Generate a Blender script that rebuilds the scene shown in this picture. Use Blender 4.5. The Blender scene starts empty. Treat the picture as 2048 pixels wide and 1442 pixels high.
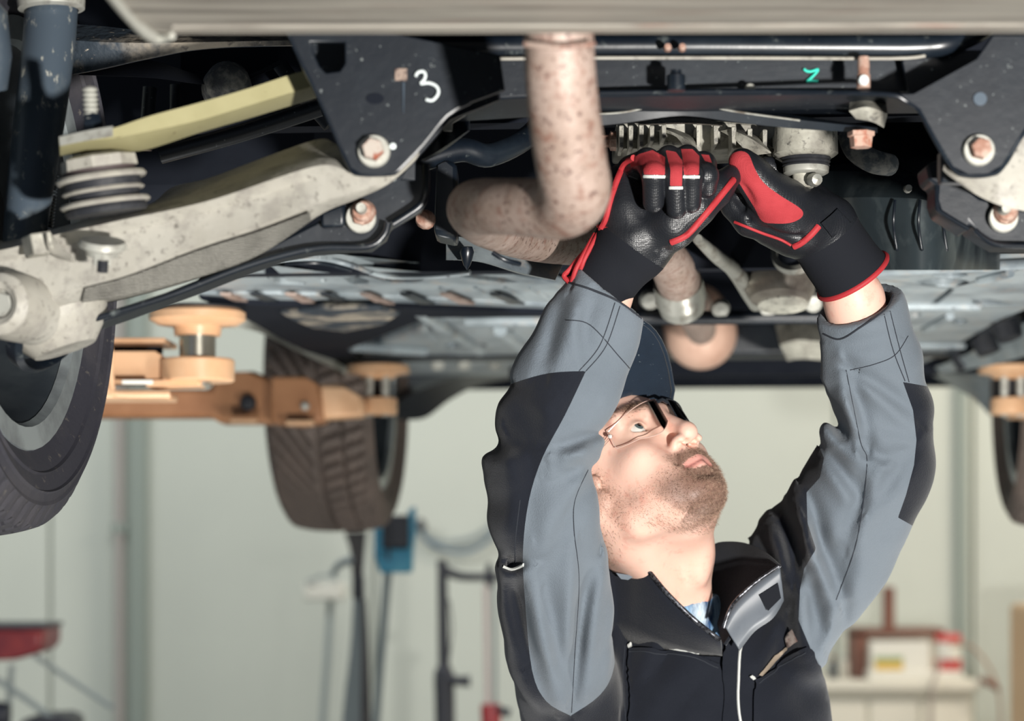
import bpy, bmesh, math, random
import numpy as np
from mathutils import Vector, Matrix, noise
from mathutils.bvhtree import BVHTree
from mathutils.geometry import tessellate_polygon, delaunay_2d_cdt

random.seed(4)
RNG = np.random.default_rng(4)
scene = bpy.context.scene
COL = scene.collection
FPX, CX, HY, CZ = 4440.0, 1024.0, 1065.0, 1.5      # focal length in pixels, principal point, eye height

# ------------------------------------------------------------------ camera
cam_d = bpy.data.cameras.new('camera')
cam_d.sensor_width = 36.0
cam_d.lens = FPX / 2048 * 36.0
cam_d.shift_y = (HY - 721) / 2048
cam_d.dof.use_dof = True
cam_d.dof.focus_distance = 2.42
cam_d.dof.aperture_fstop = 4.2
cam_d.clip_start = 0.05
cam = bpy.data.objects.new('camera', cam_d)
cam.location = (0, 0, CZ)
cam.rotation_euler = (math.pi / 2, 0, 0)
COL.objects.link(cam)
scene.camera = cam

# ------------------------------------------------------------------ world, lamps, exposure
vs = scene.view_settings
vs.view_transform = 'Standard'
vs.look = 'None'
vs.gamma = 1.0
vs.exposure = 0.0
vs.use_curve_mapping = False
world = bpy.data.worlds.new('world')
scene.world = world
world.use_nodes = True
bg = world.node_tree.nodes['Background']
bg.inputs[0].default_value = (0.50, 0.62, 0.80, 1)
bg.inputs[1].default_value = 0.28

def area(name, loc, target, size, watts, col, shape='DISK', sy=None):
    l = bpy.data.lights.new(name, 'AREA')
    l.shape = shape
    l.size = size
    if sy:
        l.size_y = sy
    l.energy = watts
    l.color = col
    o = bpy.data.objects.new(name, l)
    o.location = loc
    o.rotation_euler = (Vector(target) - Vector(loc)).to_track_quat('-Z', 'Y').to_euler()
    COL.objects.link(o)
    return o

area('work_lamp', (0.92, -0.55, 1.0), (0.1, 2.4, 1.78), 0.12, 172, (1.0, 0.965, 0.91))
area('underbody_fill_light', (-0.45, 2.75, 0.70), (-0.2, 4.2, 1.85), 0.30, 12, (1.0, 0.99, 0.96))  # unseen fill light added below the view for the far underside
area('underbody_fill_light', (0.80, 2.85, 0.70), (0.6, 4.0, 1.85), 0.30, 17, (1.0, 0.98, 0.93))  # second added fill light, for the underbody panels on the right
area('wall_fill_light', (-1.8, 7.0, 3.9), (-1.6, 9.5, 1.4), 3.6, 86, (1.0, 1.0, 0.97), 'RECTANGLE', 0.5)  # unseen overhead light added to brighten the back wall
area('wall_fill_light', (3.6, 7.2, 3.9), (3.4, 9.6, 1.4), 2.6, 125, (1.0, 0.88, 0.74), 'RECTANGLE', 0.5)  # warm overhead light added for the glow on the right

# ------------------------------------------------------------------ helpers
def W(px, py, d):
    return Vector(((px - CX) / FPX * d, d, CZ + (HY - py) / FPX * d))

def G(px, py, z):
    d = (z - CZ) * FPX / (HY - py)
    return Vector(((px - CX) / FPX * d, d, z))

def lin(c):
    c = c / 255.0
    return c / 12.92 if c <= 0.04045 else ((c + 0.055) / 1.055) ** 2.4

def rgb(t):
    return (lin(t[0]), lin(t[1]), lin(t[2]), 1.0)

def mat(name, col, rough=0.5, metal=0.0, spots=(), bump=None, spec=0.5, coat=0.0, sheen=0.0, sss=0.0, stretch=None, attr=None):
    """principled material; spots = (noise scale, low, high, colour) layers, bump = (scale, strength, kind)"""
    m = bpy.data.materials.new(name)
    m.use_nodes = True
    nt = m.node_tree
    N, L = nt.nodes, nt.links
    b = N['Principled BSDF']
    b.inputs['Roughness'].default_value = rough
    b.inputs['Metallic'].default_value = metal
    b.inputs['Specular IOR Level'].default_value = spec
    b.inputs['Coat Weight'].default_value = coat
    b.inputs['Sheen Weight'].default_value = sheen
    if sss:
        b.inputs['Subsurface Weight'].default_value = sss
        b.inputs['Subsurface Radius'].default_value = (0.012, 0.004, 0.002)
        b.inputs['Subsurface Scale'].default_value = 1.0
    b.inputs['Base Color'].default_value = rgb(col)
    tc = N.new('ShaderNodeTexCoord')
    vec = tc.outputs['Object']
    if stretch:
        mp = N.new('ShaderNodeMapping')
        mp.inputs['Scale'].default_value = stretch
        L.new(vec, mp.inputs['Vector'])
        vec = mp.outputs['Vector']
    cur = None
    def mix(fac, c1, c2):
        mx = N.new('ShaderNodeMix')
        mx.data_type = 'RGBA'
        L.new(fac, mx.inputs[0])
        if isinstance(c1, tuple):
            mx.inputs[6].default_value = c1
        else:
            L.new(c1, mx.inputs[6])
        mx.inputs[7].default_value = c2
        return mx.outputs[2]
    cur = rgb(col)
    for sp in spots:
        nz = N.new('ShaderNodeTexNoise')
        nz.inputs['Scale'].default_value = sp[0]
        nz.inputs['Detail'].default_value = 5
        nz.inputs['Roughness'].default_value = 0.62
        L.new(vec, nz.inputs['Vector'])
        mr = N.new('ShaderNodeMapRange')
        mr.inputs[1].default_value = sp[1]
        mr.inputs[2].default_value = sp[2]
        L.new(nz.outputs[0], mr.inputs[0])
        cur = mix(mr.outputs[0], cur, rgb(sp[3]))
    for a in (attr or ()):
        at = N.new('ShaderNodeAttribute')
        at.attribute_name = a[0]
        cur = mix(at.outputs['Fac'], cur, rgb(a[1]))
    if not isinstance(cur, tuple):
        L.new(cur, b.inputs['Base Color'])
    if bump:
        kind = bump[2] if len(bump) > 2 else 'noise'
        if kind == 'noise':
            t = N.new('ShaderNodeTexNoise')
            t.inputs['Detail'].default_value = 4
            out = t.outputs[0]
        elif kind == 'dots':
            t = N.new('ShaderNodeTexVoronoi')
            t.inputs['Randomness'].default_value = 0.25
            out = t.outputs['Distance']
        else:
            t = N.new('ShaderNodeTexWave')
            t.inputs['Distortion'].default_value = 1.5
            out = t.outputs[0]
        t.inputs['Scale'].default_value = bump[0]
        L.new(vec, t.inputs['Vector'])
        bp = N.new('ShaderNodeBump')
        bp.inputs['Strength'].default_value = bump[1]
        bp.inputs['Distance'].default_value = bump[3] if len(bump) > 3 else 0.002
        L.new(out, bp.inputs['Height'])
        L.new(bp.outputs[0], b.inputs['Normal'])
    return m

def root(name, label, cat, loc=(0, 0, 0), group=None):
    o = bpy.data.objects.new(name, None)
    o.empty_display_size = 0.05
    o.location = loc
    COL.objects.link(o)
    o['label'] = label
    o['category'] = cat
    if group:
        o['group'] = group
    bpy.context.view_layer.update()
    return o

def tag(o, label, cat, group=None):
    o['label'] = label
    o['category'] = cat
    if group:
        o['group'] = group
    return o

def wloc(o):
    v = Vector((0, 0, 0))
    while o is not None:
        v += o.location
        o = o.parent
    return v

def link(name, me, m, parent=None, label=None, smooth=False):
    """link a mesh given in world coordinates; origin moves to the middle of its base"""
    o = bpy.data.objects.new(name, me)
    n = len(me.vertices)
    co = np.empty(n * 3, np.float32)
    me.vertices.foreach_get('co', co)
    co = co.reshape(-1, 3)
    c = (co.min(0) + co.max(0)) / 2
    c[2] = co[:, 2].min()
    co -= c
    me.vertices.foreach_set('co', co.ravel())
    me.update()
    pl = wloc(parent) if parent else Vector((0, 0, 0))
    o.location = Vector([float(q) for q in c]) - pl
    COL.objects.link(o)
    if parent:
        o.parent = parent
    if m:
        me.materials.append(m)
    if label:
        o['label'] = label
    if smooth:
        me.shade_smooth()
    return o

def npmesh(name, v, f):
    """fast mesh from numpy arrays, faces (n,3) or (n,4)"""
    me = bpy.data.meshes.new(name)
    v = np.asarray(v, np.float32)
    f = np.asarray(f, np.int32)
    me.vertices.add(len(v))
    me.vertices.foreach_set('co', v.ravel())
    k = f.shape[1]
    me.loops.add(f.size)
    me.loops.foreach_set('vertex_index', f.ravel())
    me.polygons.add(len(f))
    me.polygons.foreach_set('loop_start', np.arange(0, f.size, k, dtype=np.int32))
    me.update(calc_edges=True)
    return me

def pymesh(name, v, f):
    me = bpy.data.meshes.new(name)
    me.from_pydata([tuple(q) for q in v], [], f)
    bm = bmesh.new()
    bm.from_mesh(me)
    bmesh.ops.recalc_face_normals(bm, faces=bm.faces)
    bm.to_mesh(me)
    bm.free()
    me.update()
    return me

def bevel(o, w, seg=2, ang=35):
    b = o.modifiers.new('bevel', 'BEVEL')
    b.width = w
    b.segments = seg
    b.limit_method = 'ANGLE'
    b.angle_limit = math.radians(ang)
    o.data.shade_smooth()
    try:
        o.data.set_sharp_from_angle(angle=math.radians(40))
    except Exception:
        pass
    return o

def flat_smooth(o, ang=40):
    o.data.shade_smooth()
    o.data.set_sharp_from_angle(angle=math.radians(ang))
    return o

def prism_m(pts, vec, holes=()):
    """solid from planar outline pts (+ holes) swept by vec"""
    loops = [list(pts)] + [list(h) for h in holes]
    tris = tessellate_polygon([[Vector(p) for p in l] for l in loops])
    flat = [Vector(p) for l in loops for p in l]
    n = len(flat)
    vec = Vector(vec)
    v = flat + [p + vec for p in flat]
    f = [tuple(t) for t in tris] + [tuple(reversed([i + n for i in t])) for t in tris]
    s = 0
    for l in loops:
        k = len(l)
        for i in range(k):
            a, b = s + i, s + (i + 1) % k
            f.append((a, b, b + n, a + n))
        s += k
    return pymesh('prism', v, f)

def plate(name, poly, d, t, m, parent, bev=0.0015, holes=(), label=None, seg=2):
    """upright plate: outline seen at distance d, thickness t away from the viewer"""
    P = [W(x, y, d) for x, y in poly]
    H = [[W(x, y, d) for x, y in h] for h in holes]
    o = link(name, prism_m(P, (0, t, 0), H), m, parent, label)
    if bev:
        bevel(o, bev, seg)
    return o

def slab(name, poly, z, t, m, parent, bev=0.0, holes=(), label=None):
    """level panel at height z, thickness t upward"""
    P = [G(x, y, z) for x, y in poly]
    H = [[G(x, y, z) for x, y in h] for h in holes]
    o = link(name, prism_m(P, (0, 0, t), H), m, parent, label)
    if bev:
        bevel(o, bev)
    return o

def ell2(cx, cy, rx, ry, n=20, rot=0):
    c, s = math.cos(rot), math.sin(rot)
    return [(cx + rx * math.cos(a) * c - ry * math.sin(a) * s, cy + rx * math.cos(a) * s + ry * math.sin(a) * c) for a in [2 * math.pi * i / n for i in range(n)]]

def curve2(pts, n=6, closed=False):
    """Catmull-Rom resample of a list of tuples of any dimension"""
    P = [np.array(p, float) for p in pts]
    out = []
    k = len(P)
    rng = range(k if closed else k - 1)
    for i in rng:
        if closed:
            p0, p1, p2, p3 = P[i - 1], P[i], P[(i + 1) % k], P[(i + 2) % k]
        else:
            p0, p1, p2, p3 = P[max(i - 1, 0)], P[i], P[i + 1], P[min(i + 2, k - 1)]
        for j in range(n):
            t = j / n
            out.append(0.5 * ((2 * p1) + (-p0 + p2) * t + (2 * p0 - 5 * p1 + 4 * p2 - p3) * t * t + (-p0 + 3 * p1 - 3 * p2 + p3) * t ** 3))
    if not closed:
        out.append(P[-1])
    return out

def tube_m(path, rad, seg=16, sec=None, up=None, cap=True):
    """tube along 3D path; rad scalar or list; sec = list of (a,b) section offsets scaled by rad"""
    P = [Vector(p) for p in path]
    n = len(P)
    R = rad if isinstance(rad, (list, tuple, np.ndarray)) else [rad] * n
    if sec is None:
        sec = [(math.cos(2 * math.pi * i / seg), math.sin(2 * math.pi * i / seg)) for i in range(seg)]
    k = len(sec)
    T = []
    for i in range(n):
        t = P[min(i + 1, n - 1)] - P[max(i - 1, 0)]
        T.append(t.normalized() if t.length > 1e-9 else Vector((0, 0, 1)))
    u = Vector(up) if up else (Vector((0, 1, 0)) if abs(T[0].y) < 0.8 else Vector((1, 0, 0)))
    v, f = [], []
    for i in range(n):
        u = (u - T[i] * u.dot(T[i]))
        if u.length < 1e-6:
            u = T[i].orthogonal()
        u.normalize()
        w = T[i].cross(u)
        for a, b in sec:
            v.append(P[i] + (u * a + w * b) * float(R[i]))
    for i in range(n - 1):
        for j in range(k):
            a, b = i * k + j, i * k + (j + 1) % k
            f.append((a, b, b + k, a + k))
    if cap:
        f.append(tuple(reversed(range(k))))
        f.append(tuple(range((n - 1) * k, n * k)))
    return pymesh('tube', v, f)

def tube(name, path, rad, m, parent, seg=16, label=None, smooth_n=0, sec=None, up=None, cap=True):
    if smooth_n:
        if isinstance(rad, (list, tuple)):
            q = curve2([tuple(p) + (r,) for p, r in zip(path, rad)], smooth_n)
            path = [x[:3] for x in q]
            rad = [x[3] for x in q]
        else:
            path = curve2([tuple(p) for p in path], smooth_n)
    o = link(name, tube_m(path, rad, seg, sec, up, cap), m, parent, label)
    return flat_smooth(o, 45)

def ptube(name, pts, rpx, m, parent, n=6, seg=16, label=None, sec=None, up=None):
    """tube through (px, py, distance) points; rpx radius in pixels (scalar or list)"""
    rl = rpx if isinstance(rpx, (list, tuple)) else [rpx] * len(pts)
    return tube(name, [W(*p) for p in pts], [r * p[2] / FPX for r, p in zip(rl, pts)], m, parent, seg, label, n, sec, up)

def lathe_m(prof, c, axis=(0, 0, 1), seg=28, closed=False):
    """profile (radius, height) revolved about axis through c"""
    ax = Vector(axis).normalized()
    u = ax.orthogonal().normalized()
    w = ax.cross(u)
    c = Vector(c)
    v, f = [], []
    k = len(prof)
    for i in range(seg):
        a = 2 * math.pi * i / seg
        e = u * math.cos(a) + w * math.sin(a)
        for r, h in prof:
            v.append(c + e * max(r, 1e-5) + ax * h)
    for i in range(seg):
        j = (i + 1) % seg
        for q in range(k if closed else k - 1):
            q2 = (q + 1) % k
            f.append((i * k + q, j * k + q, j * k + q2, i * k + q2))
    return pymesh('lathe', v, f)

def lathe(name, prof, c, m, parent, axis=(0, 0, 1), seg=28, label=None, closed=False, ang=40):
    o = link(name, lathe_m(prof, c, axis, seg, closed), m, parent, label)
    return flat_smooth(o, ang)

def box(name, c, s, m, parent, rot=0, bev=0.0, label=None, tilt=0):
    v = [Vector((x * s[0] / 2, y * s[1] / 2, z * s[2] / 2)) for x in (-1, 1) for y in (-1, 1) for z in (-1, 1)]
    R = Matrix.Rotation(rot, 3, 'Z') @ Matrix.Rotation(tilt, 3, 'Y')
    v = [R @ p + Vector(c) for p in v]
    f = [(0, 1, 3, 2), (4, 6, 7, 5), (0, 4, 5, 1), (2, 3, 7, 6), (0, 2, 6, 4), (1, 5, 7, 3)]
    o = link(name, pymesh('box', v, f), m, parent, label)
    if bev:
        bevel(o, bev)
    return o

def rails(name, R, m, parent, n=28, label=None, closed=True, cap=True):
    """surface lofted through rails, each a list of (px,py,distance); resampled evenly and joined round"""
    L = []
    for r in R:
        q = np.array(curve2([tuple(p) for p in r], 8))
        t = np.linspace(0, 1, len(q))
        s = np.linspace(0, 1, n)
        L.append([W(*[np.interp(u, t, q[:, i]) for i in range(3)]) for u in s])
    k = len(L)
    v = [p for l in L for p in l]
    f = []
    for a in range(k if closed else k - 1):
        b = (a + 1) % k
        for i in range(n - 1):
            f.append((a * n + i, a * n + i + 1, b * n + i + 1, b * n + i))
    if cap and closed:
        f.append(tuple(a * n for a in range(k)))
        f.append(tuple(a * n + n - 1 for a in reversed(range(k))))
    o = link(name, pymesh('loft', v, f), m, parent, label)
    return flat_smooth(o, 38)

def hexbolt(name, px, py, d, rw, rh, m, parent, mw=None, proud=0.012, axis=(0, -1, 0), label=None, hm=None):
    """flanged hex bolt seen head on: washer radius rw, hex radius rh in pixels"""
    s = d / FPX
    c = W(px, py, d)
    o = lathe(name, [(0, 0.001), (rw * s, 0), (rw * s, 0.003), (rw * s * 0.92, 0.0045), (0, 0.0046)], c, mw or m, parent, axis, 24, label)
    hex_o = lathe('bolt_head', [(0, 0.004), (rh * s, 0.004), (rh * s, proud - 0.001), (rh * s * 0.9, proud), (0, proud)], c, hm or m, o, axis, 6, ang=20)
    return o

# ------------------------------------------------------------------ signed distance modelling
class SDF:
    def __init__(s, lo, hi, h):
        s.lo = np.array(lo, np.float32)
        s.h = h
        s.n = [int(math.ceil((hi[i] - lo[i]) / h)) + 1 for i in range(3)]
        s.D = np.full(s.n, 0.5, np.float32)
        s.ax = [s.lo[i] + h * np.arange(s.n[i], dtype=np.float32) for i in range(3)]

    def blk(s, lo, hi):
        sl = []
        for i in range(3):
            a = max(int((lo[i] - s.lo[i]) / s.h) - 1, 0)
            b = min(int((hi[i] - s.lo[i]) / s.h) + 2, s.n[i])
            if b - a < 2:
                return None
            sl.append(slice(a, b))
        X = s.ax[0][sl[0]][:, None, None]
        Y = s.ax[1][sl[1]][None, :, None]
        Z = s.ax[2][sl[2]][None, None, :]
        return tuple(sl), X, Y, Z

    def put(s, fn, lo, hi, k, op):
        m = k + 0.012
        b = s.blk([q - m for q in lo], [q + m for q in hi])
        if b is None:
            return
        sl, X, Y, Z = b
        e = fn(X, Y, Z).astype(np.float32)
        D = s.D[sl]
        k = max(k, 1e-5)
        if op == 'u':
            hh = np.maximum(k - np.abs(D - e), 0) / k
            s.D[sl] = np.minimum(D, e) - hh * hh * k * 0.25
        elif op == 's':
            e = -e
            hh = np.maximum(k - np.abs(D - e), 0) / k
            s.D[sl] = np.maximum(D, e) + hh * hh * k * 0.25
        elif op == 'd':
            s.D[sl] = D + e

    def cone(s, a, b, ra, rb=None, k=0.01, op='u', fl=None):
        """tapered capsule; fl=(axis vector, factor) squeezes the section along the vector"""
        rb = ra if rb is None else rb
        a = np.array(a, np.float32)
        b = np.array(b, np.float32)
        ba = b - a
        L2 = float(ba @ ba) + 1e-12
        r = max(ra, rb) * (1.0 if not fl else max(1.0, 1.0 / fl[1]))
        lo = np.minimum(a, b) - r
        hi = np.maximum(a, b) + r
        def fn(X, Y, Z):
            x, y, z = X - a[0], Y - a[1], Z - a[2]
            t = np.clip((x * ba[0] + y * ba[1] + z * ba[2]) / L2, 0, 1)
            x = x - t * ba[0]
            y = y - t * ba[1]
            z = z - t * ba[2]
            if fl:
                w = np.array(fl[0], np.float32)
                w = w / np.linalg.norm(w)
                q = x * w[0] + y * w[1] + z * w[2]
                g = fl[1] - 1.0
                x, y, z = x + q * w[0] * g, y + q * w[1] * g, z + q * w[2] * g
            return np.sqrt(x * x + y * y + z * z) - (ra + (rb - ra) * t)
        s.put(fn, lo, hi, k, op)

    def chain(s, pts, k=0.01, op='u', fl=None):
        for (a, ra), (b, rb) in zip(pts[:-1], pts[1:]):
            s.cone(a, b, ra, rb, k, op, fl)

    def ell(s, c, r, M=None, k=0.01, op='u'):
        c = np.array(c, np.float32)
        r = np.array(r, np.float32)
        A = np.array(M, np.float32) if M is not None else np.eye(3, dtype=np.float32)   # columns = axes
        R = float(r.max())
        def fn(X, Y, Z):
            x, y, z = X - c[0], Y - c[1], Z - c[2]
            u = x * A[0, 0] + y * A[1, 0] + z * A[2, 0]
            v = x * A[0, 1] + y * A[1, 1] + z * A[2, 1]
            w = x * A[0, 2] + y * A[1, 2] + z * A[2, 2]
            k0 = np.sqrt((u / r[0]) ** 2 + (v / r[1]) ** 2 + (w / r[2]) ** 2)
            k1 = np.sqrt((u / r[0] ** 2) ** 2 + (v / r[1] ** 2) ** 2 + (w / r[2] ** 2) ** 2) + 1e-9
            return k0 * (k0 - 1) / k1
        s.put(fn, c - R, c + R, k, op)

    def mesh(s):
        D = s.D
        I = D < 0
        nx, ny, nz = D.shape
        cnt = np.zeros((nx - 1, ny - 1, nz - 1), np.int8)
        offs = [(i, j, k) for i in (0, 1) for j in (0, 1) for k in (0, 1)]
        for i, j, k in offs:
            cnt += I[i:nx - 1 + i, j:ny - 1 + j, k:nz - 1 + k]
        mx = (cnt > 0) & (cnt < 8)
        ci = np.argwhere(mx)
        idx = np.full(mx.shape, -1, np.int32)
        idx[mx] = np.arange(len(ci))
        vals = {o: D[ci[:, 0] + o[0], ci[:, 1] + o[1], ci[:, 2] + o[2]] for o in offs}
        acc = np.zeros((len(ci), 3), np.float32)
        num = np.zeros(len(ci), np.float32)
        for a in offs:
            for q in range(3):
                if a[q] == 0:
                    b = list(a)
                    b[q] = 1
                    b = tuple(b)
                    va, vb = vals[a], vals[b]
                    cr = (va < 0) != (vb < 0)
                    t = np.where(cr, va / np.where(cr, va - vb, 1), 0)
                    p = np.tile(np.array(a, np.float32), (len(ci), 1))
                    p[:, q] = t
                    acc[cr] += p[cr]
                    num += cr
        V = s.lo + (ci + acc / num[:, None]) * s.h
        F = []
        c = (slice(1, -1),) * 3
        for q in range(3):
            r, t = (q + 1) % 3, (q + 2) % 3
            sl0 = [slice(None)] * 3
            sl1 = [slice(None)] * 3
            sl0[q] = slice(0, -1)
            sl1[q] = slice(1, None)
            ch = I[tuple(sl0)] != I[tuple(sl1)]
            e = np.argwhere(ch)
            ok = (e[:, r] > 0) & (e[:, t] > 0) & (e[:, r] < D.shape[r] - 1) & (e[:, t] < D.shape[t] - 1)
            e = e[ok]
            ins = I[e[:, 0], e[:, 1], e[:, 2]]
            quad = []
            for dr, dt in ((-1, -1), (0, -1), (0, 0), (-1, 0)):
                g = e.copy()
                g[:, r] += dr
                g[:, t] += dt
                quad.append(idx[g[:, 0], g[:, 1], g[:, 2]])
            quad = np.stack(quad, 1)
            quad[~ins] = quad[~ins][:, ::-1]
            F.append(quad)
        return V, np.concatenate(F)

def vnormals(V, F):
    a = V[F[:, 1]] - V[F[:, 0]]
    b = V[F[:, 2]] - V[F[:, 0]]
    n = np.cross(a, b)
    N = np.zeros_like(V)
    for i in range(F.shape[1]):
        np.add.at(N, F[:, i], n)
    return N / (np.linalg.norm(N, axis=1, keepdims=True) + 1e-12)

def relax(V, F, it=1, lam=0.5):
    """laplacian smoothing of a quad mesh"""
    for _ in range(it):
        S = np.zeros_like(V)
        C = np.zeros(len(V), np.float32)
        k = F.shape[1]
        for i in range(k):
            a, b = F[:, i], F[:, (i + 1) % k]
            np.add.at(S, a, V[b])
            np.add.at(S, b, V[a])
            np.add.at(C, a, 1)
            np.add.at(C, b, 1)
        V = V + lam * (S / np.maximum(C, 1)[:, None] - V)
    return V

def tri(F):
    return F if F.shape[1] == 3 else np.concatenate([F[:, [0, 1, 2]], F[:, [0, 2, 3]]])

def split(V, F, f, N):
    """cut a triangle mesh along f = 0; returns (V,F,N) of the f<0 side and of the f>0 side"""
    f = np.where(np.abs(f) < 1e-7, 1e-7, f)
    s = f > 0
    c = s[F].sum(1)
    out = {True: [F[c == 3]], False: [F[c == 0]]}
    NV, NN = [V], [N]
    base = len(V)
    mixed = F[(c == 1) | (c == 2)]
    if len(mixed):
        sm = s[mixed]
        lone = np.where(sm.sum(1) == 1, sm.argmax(1), (~sm).argmax(1))
        r = np.arange(len(mixed))
        A = mixed[r, lone]
        B = mixed[r, (lone + 1) % 3]
        C = mixed[r, (lone + 2) % 3]
        E = np.concatenate([np.stack([A, B], 1), np.stack([A, C], 1)])
        key = np.sort(E, 1)
        uq, inv = np.unique(key, axis=0, return_inverse=True)
        inv = inv.ravel()
        t = (f[uq[:, 0]] / (f[uq[:, 0]] - f[uq[:, 1]]))[:, None]
        NV.append(V[uq[:, 0]] * (1 - t) + V[uq[:, 1]] * t)
        NN.append(N[uq[:, 0]] * (1 - t) + N[uq[:, 1]] * t)
        ab = base + inv[:len(A)]
        ac = base + inv[len(A):]
        ls = s[A]
        for side in (True, False):
            q = ls == side
            out[side].append(np.stack([A[q], ab[q], ac[q]], 1))
            q = ~q
            out[side].append(np.stack([ab[q], B[q], C[q]], 1))
            out[side].append(np.stack([ab[q], C[q], ac[q]], 1))
    V2, N2 = np.concatenate(NV), np.concatenate(NN)
    res = []
    for side in (False, True):
        Fs = np.concatenate(out[side])
        u, inv = np.unique(Fs, return_inverse=True)
        res.append((V2[u], inv.reshape(-1, 3), N2[u]))
    return res

def linkn(name, V, F, N, m, parent, label=None, attrs=None):
    me = npmesh(name, V, F)
    for k, a in (attrs or {}).items():
        at = me.attributes.new(k, 'FLOAT', 'POINT')
        at.data.foreach_set('value', np.asarray(a, np.float32))
    o = link(name, me, m, parent, label)
    me.shade_smooth()
    if N is not None:
        me.normals_split_custom_set_from_vertices([tuple(q) for q in N])
    return o

def pix(V):
    return np.stack([CX + FPX * V[:, 0] / V[:, 1], HY - FPX * (V[:, 2] - CZ) / V[:, 1]], 1)

def polysd(P, poly):
    """signed distance (pixels, positive inside) of points to a polygon"""
    poly = np.array(poly, float)
    d = np.full(len(P), 1e9)
    ins = np.zeros(len(P), bool)
    for i in range(len(poly)):
        a, b = poly[i], poly[(i + 1) % len(poly)]
        ab = b - a
        t = np.clip(((P - a) @ ab) / (ab @ ab + 1e-9), 0, 1)
        d = np.minimum(d, np.linalg.norm(P - a - t[:, None] * ab, axis=1))
        c = (a[1] > P[:, 1]) != (b[1] > P[:, 1])
        with np.errstate(divide='ignore', invalid='ignore'):
            xi = a[0] + (P[:, 1] - a[1]) * (b[0] - a[0]) / (b[1] - a[1])
        ins ^= c & (P[:, 0] < xi)
    return np.where(ins, d, -d)

def bvh(V, F):
    return BVHTree.FromPolygons([tuple(map(float, q)) for q in V], [tuple(map(int, q)) for q in F])

EYE = Vector((0, 0, CZ))

def on(tree, px, py, off=0.0):
    """point of a surface that lies at that place, lifted off it along its normal"""
    d = (W(px, py, 1.0) - EYE).normalized()
    h = tree.ray_cast(EYE, d)
    if h[0] is None:
        return None
    n = h[1]
    if n.dot(d) > 0:
        n = -n
    return h[0] + n * off

def seam(name, pts, tree, r, m, parent, n=8, off=0.0, label=None, seg=6):
    P = [on(tree, p[0], p[1], off) for p in curve2(pts, n)]
    P = [p for p in P if p is not None]
    Q = [P[0]]
    for p in P[1:]:
        if (p - Q[-1]).length < 0.05:
            Q.append(p)
    return tube(name, Q, r, m, parent, seg, label)

def patch(name, poly, tree, off, th, m, parent, step=7, label=None, smooth_poly=0):
    """cloth piece lying on a surface: outline in the view, thickness th under offset off"""
    if smooth_poly:
        poly = [tuple(q) for q in curve2(poly, smooth_poly, True)]
    B = []
    k = len(poly)
    for i in range(k):
        a, b = np.array(poly[i]), np.array(poly[(i + 1) % k])
        m_ = max(1, int(np.linalg.norm(b - a) / step))
        for j in range(m_):
            B.append(tuple(a + (b - a) * j / m_))
    xs = [p[0] for p in B]
    ys = [p[1] for p in B]
    g = np.array([(x, y) for x in np.arange(min(xs), max(xs), step) for y in np.arange(min(ys), max(ys), step)])
    g = g[polysd(g, B) > step * 0.55]
    pts = [Vector(p) for p in B] + [Vector(p) for p in g]
    nb = len(B)
    r = delaunay_2d_cdt(pts, [(i, (i + 1) % nb) for i in range(nb)], [], 1, 1e-4)
    vs2, fs = r[0], r[2]
    top, bot, last = [], [], None
    for p in vs2:
        q = on(tree, p[0], p[1], off)
        if q is None:
            q = last + Vector((0, 0, 0)) if last is not None else W(p[0], p[1], 2.4)
        last = q
        top.append(q)
        d = (q - EYE).normalized()
        bot.append(q + d * th)
    n = len(top)
    f = [tuple(t) for t in fs] + [tuple(reversed([i + n for i in t])) for t in fs]
    cnt = {}
    for t in fs:
        for i in range(len(t)):
            e = (t[i], t[(i + 1) % len(t)])
            cnt[e] = 1
    for (a, b) in list(cnt):
        if (b, a) not in cnt:
            f.append((b, a, a + n, b + n))
    o = link(name, pymesh(name, top + bot, f), m, parent, label)
    return flat_smooth(o, 60)

# ------------------------------------------------------------------ materials
ALU = mat('dirty_aluminium', (174, 171, 162), 0.55, 0.0, [(9, .42, .68, (158, 154, 144)), (42, .50, .72, (140, 136, 130)), (130, .58, .72, (104, 100, 94))], (60, .35, 'noise', .003), spec=.45)
CAST = mat('cast_aluminium', (178, 176, 164), 0.5, 0.0, [(22, .45, .7, (120, 116, 108)), (130, .55, .7, (90, 88, 84))], (120, .3, 'noise', .002))
STEEL = mat('bare_steel', (176, 176, 168), 0.35, 0.55, [(40, .5, .7, (120, 112, 102))])
ZINC = mat('zinc_plate', (176, 176, 168), 0.45, 0.2, [(60, .50, .72, (132, 128, 120))])
RUST = mat('rusty_exhaust_steel', (166, 147, 137), 0.55, 0.1, [(22, .42, .66, (146, 126, 114)), (70, .52, .66, (132, 100, 88)), (190, .56, .66, (88, 64, 58))], (70, .3, 'noise', .002))
RUSTN = mat('rust', (146, 108, 92), 0.8, 0.0, [(90, .42, .62, (186, 160, 146))], (120, .5))
MUF = mat('brushed_dirty_steel', (140, 136, 128), 0.6, 0.1, [(5, .40, .66, (176, 170, 160)), (11, .50, .68, (100, 94, 88)), (17, .60, .72, (142, 112, 100))], stretch=(.35, 6, 3.2))
BLK = mat('black_chassis_paint', (15, 22, 31), 0.42, 0.0, [(6, .48, .75, (30, 38, 46)), (190, .66, .72, (120, 126, 126))], (90, .12, 'noise', .002), spec=.55)
BLK2 = mat('black_satin_plastic', (15, 22, 31), 0.32, 0.0, [(8, .46, .75, (36, 44, 52)), (60, .62, .74, (86, 92, 92))], (30, .15, 'noise', .002), spec=.6)
DARK = mat('underseal_black', (15, 20, 30), 0.8, 0.0, [(7, .5, .8, (26, 30, 38))], spec=.2)
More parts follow.
